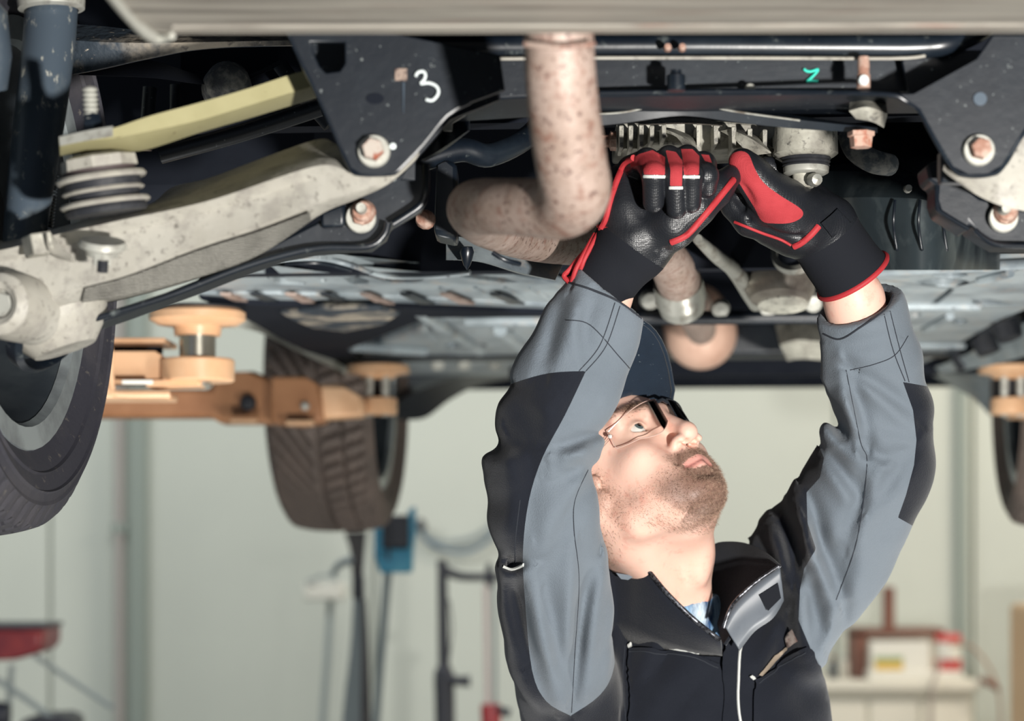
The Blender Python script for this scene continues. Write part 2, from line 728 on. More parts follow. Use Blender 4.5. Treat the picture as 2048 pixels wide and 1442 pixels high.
DIRTBLK = mat('dirty_black_steel', (48, 58, 68), 0.6, 0.0, [(9, .46, .58, (168, 158, 142)), (60, .55, .68, (24, 28, 36)), (120, .64, .70, (190, 180, 164))], (80, .6, 'noise', .004))
STRUTM = mat('strut_tube_paint', (78, 90, 102), 0.4, 0.2, [(10, .48, .68, (120, 126, 126)), (90, .60, .70, (186, 186, 176))], stretch=(1, 1, .6))
LEAF = mat('yellow_composite', (166, 160, 122), 0.5, 0.0, [(8, .45, .75, (148, 142, 104)), (120, .66, .72, (110, 98, 74))])
RUB = mat('black_rubber', (34, 36, 42), 0.65, 0.0, [(60, .5, .72, (58, 58, 60))], (50, .2))
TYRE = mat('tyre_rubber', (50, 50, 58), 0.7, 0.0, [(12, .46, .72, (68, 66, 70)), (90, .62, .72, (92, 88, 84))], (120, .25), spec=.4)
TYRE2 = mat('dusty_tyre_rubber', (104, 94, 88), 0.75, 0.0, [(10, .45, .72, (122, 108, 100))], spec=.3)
RIM = mat('painted_wheel_steel', (150, 158, 160), 0.4, 0.3, [(9, .5, .75, (96, 100, 104))])
RIMD = mat('dark_wheel_barrel', (46, 52, 58), .45, .2, [(9, .5, .75, (66, 72, 76))])
PAN = mat('galvanised_floor_panel', (158, 168, 172), 0.42, 0.1, [(7, .44, .68, (104, 114, 122)), (22, .56, .74, (170, 158, 146)), (70, .62, .72, (64, 68, 74))], (30, .2, 'noise', .003))
PANW = mat('pale_sill_paint', (206, 208, 198), 0.4, 0.0, [(9, .5, .75, (170, 170, 160))])
SHIELD = mat('aluminium_heat_shield', (190, 190, 180), 0.35, 0.5, [(30, .5, .7, (120, 118, 110))], (420, 1.0, 'dots', .004))
WHITE = mat('white_paint_marker', (226, 236, 236), 0.6)
TEAL = mat('teal_paint_marker', (60, 214, 190), 0.6)
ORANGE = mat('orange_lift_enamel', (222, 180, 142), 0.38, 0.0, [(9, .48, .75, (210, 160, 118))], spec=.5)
ORANGE_SHADE = mat('shaded_orange_lift_enamel', (172, 124, 88), 0.45, 0.0, [(7, .45, .7, (148, 102, 70))], spec=.4)  # shaded copy of the orange enamel, shadow put into the colour
WALL = mat('sandwich_wall_panel', (206, 211, 201), 0.65, 0.0, [(.7, .4, .7, (199, 204, 195))], spec=.3)
WALLT = mat('wall_trim_metal', (150, 160, 152), 0.5, 0.0)
FLOORM = mat('grey_epoxy_floor', (128, 130, 126), 0.5, 0.0, [(2, .4, .7, (112, 114, 112))])

def st(o):
    o['kind'] = 'structure'
    return o

# ------------------------------------------------------------------ the room
WD = 10.0
st(box('floor', (0, 4.0, -0.05), (11.5, 13.0, 0.1), FLOORM, None))
wb = st(box('wall_back', (0, WD + 0.16, 2.2), (11.5, 0.2, 4.5), WALLT, None))
st(box('wall_left', (-5.65, 4.0, 2.2), (0.2, 13.0, 4.5), WALL, None))
st(box('wall_right', (5.65, 4.0, 2.2), (0.2, 13.0, 4.5), WALL, None))
edges = [-5.5, -4.3, -3.2, -2.085, -1.68, -0.62, 0.42, 1.46, 2.08, 3.12, 4.2, 5.5]
for a, b in zip(edges[:-1], edges[1:]):
    p = box('wall_panel', ((a + b) / 2, WD + 0.04, 2.2), (b - a - 0.012, 0.05, 4.4), WALL, wb, bev=0.006)
pb = W(258, 900, WD - 0.05)
st(box('trim_1', (pb.x + 0.035, WD - 0.02, 2.2), (0.085, 0.06, 4.4), WALLT, None, bev=0.01))
pipe = root('wall_conduit', 'thin grey vertical conduit pipe clipped to the wall left of the orange lift arms', 'pipe', (pb.x - 0.045, WD - 0.05, 0))
tube('pipe', [(pb.x - 0.045, WD - 0.045, 0), (pb.x - 0.045, WD - 0.045, 4.3)], 0.02, mat('conduit', (176, 170, 166), .4), pipe, 12)
for z in (0.6, 1.52, 2.6):
    box('pipe_clip', (pb.x - 0.045, WD - 0.03, z), (0.065, 0.07, 0.045), WALLT, pipe, bev=0.004)
rp = W(1925, 900, WD - 0.03)
st(box('trim_2', (rp.x, WD - 0.02, 2.2), (0.05, 0.04, 4.4), WALLT, None, bev=0.01))

# ------------------------------------------------------------------ the raised car
YAW = math.radians(-5.5)
car = root('car', 'raised car seen from below with rusty exhaust, suspension arms and dirty underbody', 'car', (0.3, 3.6, 1.8))

# --- body shell above the underside
def cbox(name, lat, fwd, z, s, m, bev=0.01):
    """box in the car's own axes: lateral and forward offset from the rear axle centre"""
    c, sn = math.cos(YAW), math.sin(YAW)
    x = 0.16 + lat * c - fwd * sn
    y = 2.25 + lat * sn + fwd * c
    return box(name, (x, y, z), s, m, car, YAW, bev)

cbox('floor_pan', 0, 1.0, 2.22, (1.3, 4.6, 0.06), DARK, 0)
cbox('body_shell', 0, 1.1, 2.55, (1.78, 4.5, 0.5), BLK, .1)
cbox('bulkhead', 0, 0.72, 2.03, (1.25, 0.04, 0.36), DARK, 0)
cbox('bulkhead', 0, 0.30, 2.12, (1.15, 0.04, 0.30), DARK, 0)
cbox('inner_arch', -0.69, 0.62, 2.12, (0.5, 0.12, 0.4), DARK, .03)
cbox('inner_arch', 0.69, 0.62, 2.12, (0.5, 0.12, 0.4), DARK, .03)

# --- wheels
def wheel_pos(lat, fwd):
    c, sn = math.cos(YAW), math.sin(YAW)
    return Vector((0.16 + lat * c - fwd * sn, 2.25 + lat * sn + fwd * c, 0))

def tyre_mesh(R, Wd, rim_r, nseg, tread, depth=0.008):
    """tyre about local X; tread(ang, u) returns 1 where a groove runs"""
    prof = []
    hw = Wd / 2
    side = [(rim_r, -hw * .80), (rim_r + .012, -hw * .86), (rim_r + .03, -hw * .97), (.246, -hw * .985), (.2475, -hw * 1.02), (.250, -hw * 1.00), (.266, -hw * 1.05), (.2675, -hw * 1.08), (.270, -hw * 1.055), (R - .040, -hw * 1.03), (R - .036, -hw * 1.04), (R - .028, -hw * .995), (R - .016, -hw * .93)]
    us = np.linspace(-1, 1, 41)
    tr = [(R - .010 * abs(u) ** 3 - .002, hw * .88 * u, u) for u in us]
    prof = [(r, x, None) for r, x in side] + tr + [(r, -x, None) for r, x in reversed(side)]
    prof += [(rim_r - .006, hw * .7, None), (rim_r - .006, -hw * .7, None)]
    k = len(prof)
    V = np.zeros((nseg, k, 3), np.float32)
    for i in range(nseg):
        a = 2 * math.pi * i / nseg
        for j, (r, x, u) in enumerate(prof):
            rr = r
            if u is not None and tread(a, u):
                rr = r - depth
            elif u is None and .03 > R - r > .012 and (a * 72 / (2 * math.pi)) % 1.0 < .22:
                rr = r - .005
            V[i, j] = (x, rr * math.cos(a), rr * math.sin(a))
    F = []
    I = np.arange(nseg * k).reshape(nseg, k)
    J = np.roll(I, -1, 0)
    I2, J2 = np.roll(I, -1, 1), np.roll(J, -1, 1)
    F = np.stack([I, J, J2, I2], -1).reshape(-1, 4)
    return V.reshape(-1, 3), F

def add_wheel(name, pos, label, tm, tread, depth, nseg=260):
    V, F = tyre_mesh(0.318, 0.21, 0.212, nseg, tread, depth)
    Rm = np.array(Matrix.Rotation(YAW, 3, 'Z'))
    P = np.array(pos)
    ax = Rm @ np.array([1.0, 0, 0])
    inner = 1 if pos.x < 0.3 else -1
    s = inner
    rim = lathe(name, [(0.03, -.02 * s), (.12, -.035 * s), (.165, -.045 * s), (.178, -.03 * s), (.182, .02 * s), (.190, .06 * s), (.198, .082 * s), (.205, .088 * s), (.222, .090 * s), (.224, .080 * s), (.214, .074 * s), (.207, 0), (.210, -.07 * s), (.222, -.088 * s), (.205, -.09 * s), (.19, -.06 * s), (.05, -.055 * s), (.03, -.05 * s)], pos, RIMD, car, ax, 56, label)
    lathe('rim_lip', [(.196, .080 * s), (.200, .090 * s), (.224, .0925 * s), (.228, .084 * s), (.215, .070 * s), (.190, .058 * s)], pos, RIM, rim, ax, 56)
    o = linkn('tyre', V @ Rm.T + P, F, None, tm, rim)
    flat_smooth(o, 25)
    lathe('brake_disc', [(.03, .0), (.14, .0), (.142, .012 * s), (.07, .014 * s), (.065, .05 * s), (.03, .05 * s)], pos, DARK, rim, ax, 40)
    return rim

def tread_v(a, u):
    if abs(u - .08) < .035 or abs(u - .62) < .03:
        return True
    n = 46 if u < .08 else 60
    k = 3.6 if u < .08 else 1.2
    ph = a * n / (2 * math.pi) + k * abs(u) ** .8 * (1 if u < 0 else .8)
    return (ph % 1.0) < .30 and abs(u) > .1

def tread_r(a, u):
    if min(abs(u - q) for q in (-.5, -.15, .2, .55)) < .035:
        return True
    return ((a * 70 / (2 * math.pi) + u) % 1.0) < .18

p = wheel_pos(-0.76, 0.0)
p.z = 1.81
add_wheel('rear_wheel', p, 'near wheel with silver rim edge at the left border', TYRE, tread_r, .005, 432)
p = wheel_pos(0.76, 0.0)
p.z = 1.81
add_wheel('rear_wheel', p, 'near right wheel beyond the border', TYRE, tread_r, .005, 432)
p = wheel_pos(-0.78, 2.52)
p.z = 1.818
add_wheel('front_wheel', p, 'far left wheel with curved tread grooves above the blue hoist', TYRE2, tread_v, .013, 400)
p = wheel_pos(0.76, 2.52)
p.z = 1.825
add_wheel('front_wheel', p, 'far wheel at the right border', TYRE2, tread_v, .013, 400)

# --- muffler across the top foreground
MZ = CZ + 995 / FPX * 1.74
mq = [G(338, 70, MZ), G(2350, 68, MZ), Vector((.72, 1.28, MZ)), Vector((-.36, 1.28, MZ)), G(222, -6, MZ), G(262, 36, MZ), G(300, 66, MZ)]
muf = bevel(link('muffler', prism_m(mq, (0, 0, .14)), MUF, car, 'blurred dirty steel muffler across the top'), .004, 2)
tube('seam', [G(214, -20, MZ - .003), G(258, 34, MZ - .003), G(296, 68, MZ - .003), G(318, 78, MZ - .003), G(345, 72, MZ - .003)], [.004, .004, .005, .004, .003], ZINC, muf, 10, smooth_n=4)
tube('seam', [G(345, 50, MZ + .001), G(1000, 48, MZ + .001), G(2200, 46, MZ + .001)], .003, MUF, muf, 8)

# --- exhaust pipe
ep = ptube('exhaust_pipe', [(1112, -60, 1.76), (1117, 60, 1.77), (1121, 150, 1.78), (1131, 250, 1.80), (1143, 330, 1.82), (1150, 385, 1.84), (1120, 415, 1.87), (1060, 415, 1.90), (1000, 413, 1.94), (957, 414, 2.0), (950, 422, 2.08), (975, 445, 2.22), (1040, 470, 2.38), (1120, 484, 2.50), (1210, 488, 2.60), (1290, 490, 2.72)],
           [70, 70, 71, 72, 72, 71, 64, 58, 56, 56, 55, 51, 47, 45, 43, 41], RUST, car, 7, 28, 'rust spotted exhaust pipe with a sharp bend')
ptube('weld_seam', [(1050, 88, 1.742), (1085, 92, 1.735), (1120, 94, 1.733), (1155, 92, 1.735), (1188, 88, 1.742)], 6, RUST, ep, 3, 8)

# --- subframe
sf = plate('subframe', [(700, 100), (1995, 100), (1995, 186), (1790, 188), (1200, 190), (1040, 196), (900, 205), (700, 205)], 2.07, 0.10, BLK, car, .004, label='black rear subframe crossmember')
ptube('upper_flange', [(700, 92, 2.04), (900, 94, 2.04), (1300, 92, 2.04), (1700, 94, 2.04), (1830, 94, 2.04), (1900, 86, 2.04), (1960, 60, 2.06), (2010, 20, 2.08)], [24, 24, 24, 24, 24, 23, 22, 20], BLK2, sf, 6, 16)
ptube('lip_highlight', [(770, 112, 2.02), (900, 118, 2.02), (1200, 116, 2.02), (1500, 116, 2.02), (1780, 117, 2.02), (1850, 112, 2.025)], 3.2, ALU, sf, 8, 6)  # pale strip painting the highlight along the flange lip
ptube('lower_lip', [(1195, 190, 2.055), (1500, 186, 2.055), (1770, 186, 2.055), (1800, 196, 2.055)], 5, BLK2, sf, 4, 8)
plate('gusset', [(800, 96), (930, 100), (925, 116), (850, 118), (790, 108)], 2.03, .02, ALU, sf, .002)

win = [(622, 84), (690, 84), (690, 128), (680, 142), (652, 146), (640, 134), (626, 104)]
lb_poly = [(575, 60), (760, 60), (1000, 110), (1010, 180), (940, 205), (893, 232), (846, 290), (800, 338), (782, 348), (720, 349), (700, 336), (668, 262), (632, 182), (606, 130)]
lb = plate('arm_bracket', lb_poly, 1.97, 0.006, BLK, car, .0012, [win], label='black triangular bracket with a white 3 mark')
ptube('flange', [(575, 60, 1.972), (606, 130, 1.972), (632, 182, 1.972), (668, 262, 1.972), (700, 334, 1.972), (720, 348, 1.972), (782, 347, 1.972), (800, 336, 1.972), (846, 288, 1.972), (893, 231, 1.972), (940, 204, 1.972)], 5, BLK2, lb, 3, 8)
plate('inner_plate', [(600, 60), (1000, 60), (1000, 200), (900, 240), (840, 310), (800, 360), (830, 360), (832, 300), (700, 330)], 2.045, .006, BLK, lb, .001)
plate('bracket_hole', ell2(750, 197, 18, 11), 1.969, .004, DARK, lb, 0)
hexbolt('arm_bolt', 748, 303, 1.968, 33, 23, STEEL, lb, ZINC, .016, hm=mat('rust_speckled_steel', (182, 172, 162), .5, .3, [(110, .5, .6, (150, 86, 66))]))
plate('rust_sticker', [(790, 137), (814, 137), (814, 161), (790, 161)], 1.9685, .002, mat('sticker', (146, 128, 116), .7, 0, [(160, .5, .6, (60, 44, 44))]), lb, 0)
ptube('paint_mark', [(831, 153, 1.967), (836, 145, 1.967), (846, 143, 1.967), (851, 150, 1.967), (848, 160, 1.967), (842, 167, 1.967), (858, 166, 1.967), (872, 172, 1.967), (877, 182, 1.967), (874, 192, 1.967), (864, 201, 1.967), (852, 199, 1.967)], 3, WHITE, lb, 5, 6, 'white hand painted digit 3')
lathe('dot', [(0, .003), (.0028, .002), (.0028, 0)], W(786, 293, 1.968), WHITE, lb, (0, -1, 0), 12)
ptube('drip_mark', [(807, 165, 1.969), (807, 195, 1.969), (807, 226, 1.969)], [2.5, 1.6, .8], STRUTM, lb, 2, 6)

rb_poly = [(1785, 188), (1830, 186), (1950, 120), (1985, 70), (2110, 70), (2100, 190), (2048, 262), (2005, 332), (1980, 347), (1935, 349), (1905, 334), (1862, 262), (1838, 218), (1812, 200)]
rb = plate('arm_bracket', rb_poly, 1.985, 0.006, BLK, car, .0012, label='black triangular bracket at the right border')
ptube('flange', [(1200, 186, 2.05), (1500, 183, 2.03), (1700, 186, 2.0), (1785, 190, 1.987), (1812, 202, 1.987), (1838, 220, 1.987), (1862, 264, 1.987), (1905, 336, 1.987), (1935, 351, 1.987), (1980, 349, 1.987), (2005, 334, 1.987), (2048, 264, 1.987), (2100, 190, 1.987)], 5, BLK2, rb, 4, 8)
plate('inner_plate', [(1800, 100), (2060, 100), (2060, 300), (1900, 360), (1880, 330), (1880, 250), (1820, 200)], 2.05, .006, BLK, rb, .001)
hexbolt('arm_bolt', 1957, 301, 1.983, 32, 21, STEEL, rb, ZINC, .016, hm=RUSTN)
lathe('bracket_hole', [(0, .001), (.006, .001), (.0062, 0)], W(1960, 198, 1.984), STRUTM, rb, (0, -1, 0), 16)
# teal 7-like mark and studs on the crossmember
ptube('paint_mark', [(1608, 138, 2.066), (1613, 142, 2.066), (1622, 143, 2.066), (1636, 139, 2.066), (1630, 148, 2.066), (1620, 158, 2.066), (1614, 163, 2.066), (1624, 162, 2.066), (1636, 163, 2.066)], 2.6, TEAL, sf, 4, 6, 'teal hand painted mark')
lathe('stud', [(0, .0), (.0085, 0), (.0085, -.014), (.005, -.016), (.005, -.019), (0, -.019)], W(1352, 182, 2.02), BLK2, sf, (0, 0, -1), 16)
lathe('stud', [(0, .0), (.006, 0), (.006, .012), (.005, .012), (.0055, .02), (.005, .028), (0, .028)], W(1727, 176, 2.01), RUSTN, sf, (0, 0, 1), 14)
lathe('stud_tip', [(0, .004), (.004, .003), (.005, 0)], W(1727, 160, 2.004), WHITE, sf, (0, -1, 0), 12)
lathe('rivet', [(0, .003), (.004, .002), (.005, 0)], W(1500, 177, 2.05), ZINC, sf, (0, -1, 0), 12)
for x in (1335, 1364):
    lathe('bolt', [(0, .006), (.003, .006), (.004, 0)], W(x, 96, 2.012), RUSTN, sf, (0, -1, 0), 8)

# --- wavy brace with dirty mount and heat shield strips
br = rails('brace', [[(1190, 218, 2.16), (1250, 214, 2.16), (1340, 194, 2.16), (1390, 193, 2.16), (1470, 212, 2.16), (1600, 232, 2.16), (1755, 254, 2.16)],
                     [(1190, 226, 2.15), (1250, 222, 2.15), (1330, 206, 2.15), (1390, 206, 2.15), (1470, 222, 2.15), (1600, 240, 2.15), (1755, 256, 2.15)],
                     [(1190, 252, 2.155), (1250, 246, 2.155), (1340, 233, 2.155), (1390, 233, 2.155), (1470, 244, 2.155), (1600, 258, 2.155), (1755, 266, 2.155)],
                     [(1190, 250, 2.2), (1250, 244, 2.2), (1340, 231, 2.2), (1390, 231, 2.2), (1470, 242, 2.2), (1600, 256, 2.2), (1755, 264, 2.2)],
                     [(1190, 220, 2.2), (1250, 216, 2.2), (1340, 196, 2.2), (1390, 195, 2.2), (1470, 214, 2.2), (1600, 234, 2.2), (1755, 256, 2.2)]], BLK2, car, 40)
ptube('ridge', [(1192, 228, 2.142), (1250, 224, 2.142), (1330, 208, 2.142), (1390, 207, 2.142), (1470, 223, 2.142), (1600, 241, 2.142)], 2.2, STEEL, br, 6, 6)
rails('mount', [[(1700, 196, 2.12), (1730, 190, 2.12), (1772, 198, 2.12)], [(1698, 222, 2.09), (1735, 214, 2.08), (1775, 228, 2.1)], [(1712, 238, 2.1), (1745, 244, 2.1), (1768, 256, 2.12)], [(1720, 236, 2.16), (1740, 240, 2.16), (1766, 240, 2.16)]], CAST, car, 14)
lathe('brace_bolt', [(0, -.013), (.010, -.013), (.011, -.003), (.013, -.002), (.013, .002), (0, .002)], W(1722, 268, 2.14), mat('rust_orange_bolt', (190, 158, 142), .6, 0, [(120, .5, .62, (170, 112, 92))]), br, (0, 0, 1), 6)
rails('heat_shield', [[(1440, 198, 2.30), (1500, 196, 2.30), (1568, 203, 2.30)], [(1430, 204, 2.26), (1500, 207, 2.26), (1560, 218, 2.26)], [(1430, 206, 2.3), (1500, 209, 2.3), (1560, 220, 2.3)]], SHIELD, car, 20)
rails('heat_shield', [[(1290, 243, 2.34), (1370, 234, 2.34), (1445, 244, 2.34)], [(1280, 249, 2.28), (1370, 246, 2.28), (1445, 251, 2.28)], [(1280, 251, 2.33), (1370, 248, 2.33), (1445, 253, 2.33)]], SHIELD, car, 20)

# --- finned differential housing
df = plate('differential_housing', [(1232, 246), (1420, 240), (1640, 256), (1668, 262), (1670, 312), (1640, 320), (1590, 318), (1560, 300), (1520, 312), (1492, 296), (1420, 300), (1405, 332), (1385, 290), (1300, 290), (1290, 298), (1232, 298)], 2.44, .10, CAST, car, .006, label='grey finned aluminium differential housing')
for x, y0, y1 in ((1243, 250, 297), (1262, 250, 296), (1283, 248, 295), (1304, 250, 284), (1328, 248, 278), (1398, 248, 330), (1432, 246, 288), (1468, 252, 298), (1500, 256, 306), (1530, 258, 296), (1556, 262, 306)):
    plate('fin', [(x - 5, y0), (x + 5, y0), (x + 4, y1), (x - 4, y1)], 2.40, .05, CAST, df, .0015)
rails('web', [[(1310, 262, 2.43), (1350, 272, 2.4), (1372, 300, 2.4)], [(1330, 258, 2.41), (1375, 280, 2.38), (1400, 318, 2.38)], [(1350, 258, 2.44), (1395, 280, 2.42), (1405, 318, 2.42)]], CAST, df, 10)
rails('web', [[(1440, 262, 2.43), (1470, 280, 2.4), (1500, 312, 2.4)], [(1460, 258, 2.41), (1500, 276, 2.38), (1545, 306, 2.39)], [(1480, 258, 2.44), (1520, 276, 2.42), (1550, 300, 2.42)]], CAST, df, 10)
lathe('drain_plug', [(0, .02), (.007, .02), (.007, .008), (.011, .006), (.011, 0)], W(1232, 282, 2.43), RUSTN, df, (-1, 0, 0), 8)
s = 2.38 / FPX
lathe('output_flange', [(0, 62 * s), (62 * s, 62 * s), (64 * s, 10 * s), (56 * s, 4 * s), (48 * s, 2 * s), (0, 2 * s)], W(1612, 318, 2.38), CAST, df, (0, 0, 1), 28)
rg = lathe('rubber_ring', [(0, 26 * s), (48 * s, 26 * s), (50 * s, 22 * s), (46 * s, 19 * s), (49 * s, 15 * s), (45 * s, 12 * s), (48 * s, 8 * s), (44 * s, 5 * s), (0, 2 * s)], W(1612, 340, 2.38), RUB, df, (0, 0, 1), 28)
lathe('cap', [(0, 18 * s), (44 * s, 18 * s), (46 * s, 14 * s), (45 * s, 4 * s), (38 * s, 0), (0, 0)], W(1612, 350, 2.38), ZINC, rg, (0, 0, 1), 28)
lathe('shaft', [(0, 30 * s), (26 * s, 30 * s), (24 * s, 8 * s), (16 * s, 0), (0, 0)], W(1610, 376, 2.38), CAST, rg, (0, 0, 1), 20)
lathe('valve', [(0, .012), (.006, .011), (.0075, .006), (.0075, 0), (0, 0)], W(1626, 360, 2.36), STEEL, rg, (.3, -1, -.1), 12)
# hose curling behind the output
ptube('hose', [(1690, 268, 2.45), (1710, 300, 2.44), (1745, 322, 2.44), (1780, 330, 2.46)], [16, 22, 24, 22], mat('fabric_hose', (74, 80, 84), .8, 0, [(90, .45, .6, (120, 120, 116))], (160, .6)), car, 6, 14)

# --- black shield / tank to the right of the hands
rails('tank_shield', [[(1640, 336, 2.74), (1700, 330, 2.68), (1780, 336, 2.64), (1850, 360, 2.62), (1905, 385, 2.66), (2000, 400, 2.8)],
                      [(1640, 400, 2.72), (1700, 395, 2.64), (1780, 395, 2.60), (1850, 400, 2.58), (1905, 420, 2.62), (2000, 440, 2.8)],
                      [(1660, 530, 2.76), (1720, 540, 2.68), (1780, 540, 2.64), (1850, 540, 2.62), (1905, 540, 2.66), (2000, 540, 2.8)],
                      [(1660, 530, 3.0), (1720, 540, 3.0), (1780, 540, 3.0), (1850, 540, 3.0), (1905, 540, 3.0), (2000, 540, 3.0)],
                      [(1640, 336, 3.0), (1700, 330, 3.0), (1780, 336, 3.0), (1850, 360, 3.0), (1905, 385, 3.0), (2000, 400, 3.0)]], mat('glossy_grey_black_shield', (46, 54, 58), .3, .1, [(9, .42, .66, (26, 32, 38)), (26, .5, .7, (74, 82, 84))], stretch=(1, 1, .25)), car, 40, 'glossy black shield behind the right glove')  # vertical streaks put soft highlights into the colour
for x, d in ((1790, 2.588), (1840, 2.575), (1890, 2.603)):
    ptube('shield_rib', [(x, 400, d), (x - 3, 450, d), (x + 4, 500, d + .03)], 3, BLK2, bpy.data.objects['tank_shield'], 4, 8)
rails('shield_edge', [[(1650, 330, 2.62), (1720, 330, 2.6), (1800, 352, 2.56), (1850, 372, 2.54)], [(1650, 342, 2.6), (1720, 344, 2.57), (1800, 366, 2.54), (1850, 380, 2.53)], [(1650, 340, 2.66), (1720, 342, 2.64), (1800, 360, 2.6), (1850, 378, 2.58)]], BLK, car, 20)
lathe('shield_bolt', [(0, .008), (.004, .008), (.005, 0)], W(1815, 378, 2.53), ZINC, car, (0, -1, 0), 10)

# --- left grey lower arm
la = rails('lower_arm', [
    [(-60, 488, 2.20), (60, 470, 2.20), (200, 432, 2.18), (298, 409, 2.16), (345, 374, 2.14), (420, 355, 2.12), (555, 305, 2.09), (641, 278, 2.06), (680, 290, 2.04), (760, 300, 2.03), (838, 285, 2.03)],
    [(-60, 500, 2.06), (30, 482, 2.06), (97, 461, 2.05), (243, 426, 2.04), (416, 388, 2.03), (589, 328, 2.01), (655, 316, 2.0), (700, 330, 1.995), (770, 330, 1.99), (815, 305, 1.99), (838, 288, 1.99)],
    [(-60, 512, 2.035), (30, 494, 2.035), (97, 473, 2.03), (243, 440, 2.02), (416, 402, 2.01), (589, 344, 1.995), (655, 330, 1.988), (700, 342, 1.985), (770, 342, 1.982), (818, 312, 1.982), (838, 296, 1.985)],
    [(-60, 530, 2.05), (30, 520, 2.05), (97, 500, 2.045), (243, 465, 2.035), (416, 425, 2.025), (589, 370, 2.01), (655, 350, 1.995), (700, 355, 1.99), (770, 350, 1.986), (820, 318, 1.984), (838, 300, 1.985)],
    [(-60, 600, 2.04), (60, 612, 2.04), (150, 578, 2.035), (260, 548, 2.03), (400, 490, 2.02), (520, 450, 2.01), (640, 405, 2.0), (710, 385, 1.99), (770, 362, 1.986), (822, 322, 1.984), (838, 304, 1.985)],
    [(-60, 632, 2.05), (60, 632, 2.05), (150, 604, 2.05), (260, 588, 2.05), (400, 552, 2.05), (520, 506, 2.04), (640, 428, 2.02), (710, 398, 2.0), (775, 368, 1.99), (824, 326, 1.986), (838, 308, 1.986)],
    [(-60, 640, 2.14), (60, 640, 2.14), (150, 618, 2.14), (260, 596, 2.13), (400, 556, 2.12), (520, 510, 2.10), (640, 430, 2.08), (710, 400, 2.06), (775, 370, 2.05), (824, 328, 2.04), (838, 310, 2.03)]],
    ALU, car, 70, 'pale speckled aluminium suspension arm')
rails('arm_underside', [
    [(170, 576, 2.030), (260, 552, 2.026), (400, 500, 2.016), (520, 462, 2.006), (620, 424, 1.999)],
    [(165, 604, 2.040), (260, 589, 2.040), (400, 553, 2.040), (520, 507, 2.032), (622, 440, 2.014)],
    [(165, 606, 2.10), (260, 591, 2.10), (400, 555, 2.10), (520, 509, 2.09), (622, 442, 2.06)]], mat('shaded_rough_cast_underside', (124, 122, 115), .6, 0, [(30, .45, .7, (98, 96, 90))], (420, .8, 'dots', .003)), la, 40)  # rougher cast face, with its shade put into a darker colour
# bushing eye and bolt at the outer end
s = 2.0 / FPX
eye = lathe('bushing', [(30 * s, .0), (30 * s, .02), (44 * s, .024), (62 * s, .018), (70 * s, .0), (70 * s, -.07), (30 * s, -.07)], W(18, 612, 2.02), ALU, la, (-.25, -1, 0), 36, closed=True)
hexbolt('bushing_bolt', 12, 612, 2.015, 42, 27, ZINC, la, ZINC, .012, axis=(-.25, -1, 0))
lathe('joint_cup', [(0, -.05), (.035, -.05), (.05, -.04), (.055, -.01), (.048, .01), (.03, .03), (0, .03)], W(110, 640, 2.10), ALU, la, (.35, 0, -1), 30)
lathe('joint_band', [(.052, -.008), (.058, -.004), (.058, .008), (.052, .012)], W(104, 632, 2.095), BLK2, la, (.9, -.3, -.6), 30, closed=True)
rails('joint_lug', [[(40, 660, 2.09), (90, 650, 2.09), (152, 634, 2.09)], [(42, 678, 2.085), (90, 682, 2.085), (148, 655, 2.085)], [(60, 690, 2.12), (100, 692, 2.12), (140, 668, 2.12)], [(50, 655, 2.14), (100, 640, 2.14), (150, 634, 2.14)]], ALU, la, 12)
box('tab', W(76, 490, 2.015), (.020, .030, .020), CAST, la, .5, .002, tilt=-.2)
rails('tab_web', [[(98, 460, 2.02), (120, 490, 2.02), (145, 512, 2.02)], [(92, 470, 1.99), (100, 505, 2.0), (140, 520, 2.01)], [(98, 500, 2.03), (110, 515, 2.03), (150, 525, 2.03)]], ALU, la, 8)
lathe('ball_joint_washer', [(0, .006), (44 * s, .006), (48 * s, .002), (48 * s, 0), (36 * s, -.002), (30 * s, -.008), (0, -.008)], W(205, 494, 1.985), ZINC, la, (.12, -.35, 1), 26)
nt_ = lathe('nut', [(0, .0), (19 * s, 0), (19 * s, -.011), (0, -.011)], W(205, 504, 1.978), ZINC, la, (.12, -.35, 1), 6, ang=20)
lathe('thread', [(0, 0)] + [((10 + (i % 2) * 1.6) * s, -.0012 * i) for i in range(10)] + [(0, -.012)], W(206, 520, 1.975), RUB, la, (.12, -.35, 1), 14)

# --- right grey lower arm
ra = rails('lower_arm', [[(1888, 330, 1.99), (1900, 342, 1.99), (1960, 352, 1.99), (2010, 335, 1.99), (2060, 262, 2.0), (2140, 250, 2.02), (2350, 350, 2.05), (2680, 490, 2.08)],
                         [(1886, 340, 1.985), (1905, 356, 1.985), (1950, 376, 1.985), (2000, 390, 1.985), (2060, 380, 1.99), (2140, 400, 2.01), (2350, 480, 2.03), (2680, 590, 2.06)],
                         [(1890, 345, 1.99), (1925, 372, 1.99), (1965, 396, 1.99), (2010, 414, 1.99), (2060, 425, 1.995), (2140, 450, 2.02), (2350, 540, 2.04), (2680, 640, 2.07)],
                         [(1895, 345, 2.06), (1925, 372, 2.06), (1965, 396, 2.06), (2010, 414, 2.06), (2060, 425, 2.06), (2140, 450, 2.08), (2350, 540, 2.11), (2680, 640, 2.14)],
                         [(1895, 330, 2.06), (1905, 330, 2.06), (1960, 335, 2.06), (2010, 320, 2.06), (2060, 262, 2.06), (2140, 250, 2.08), (2350, 350, 2.12), (2680, 490, 2.16)]], ALU, car, 60, 'pale aluminium arm at the right border')

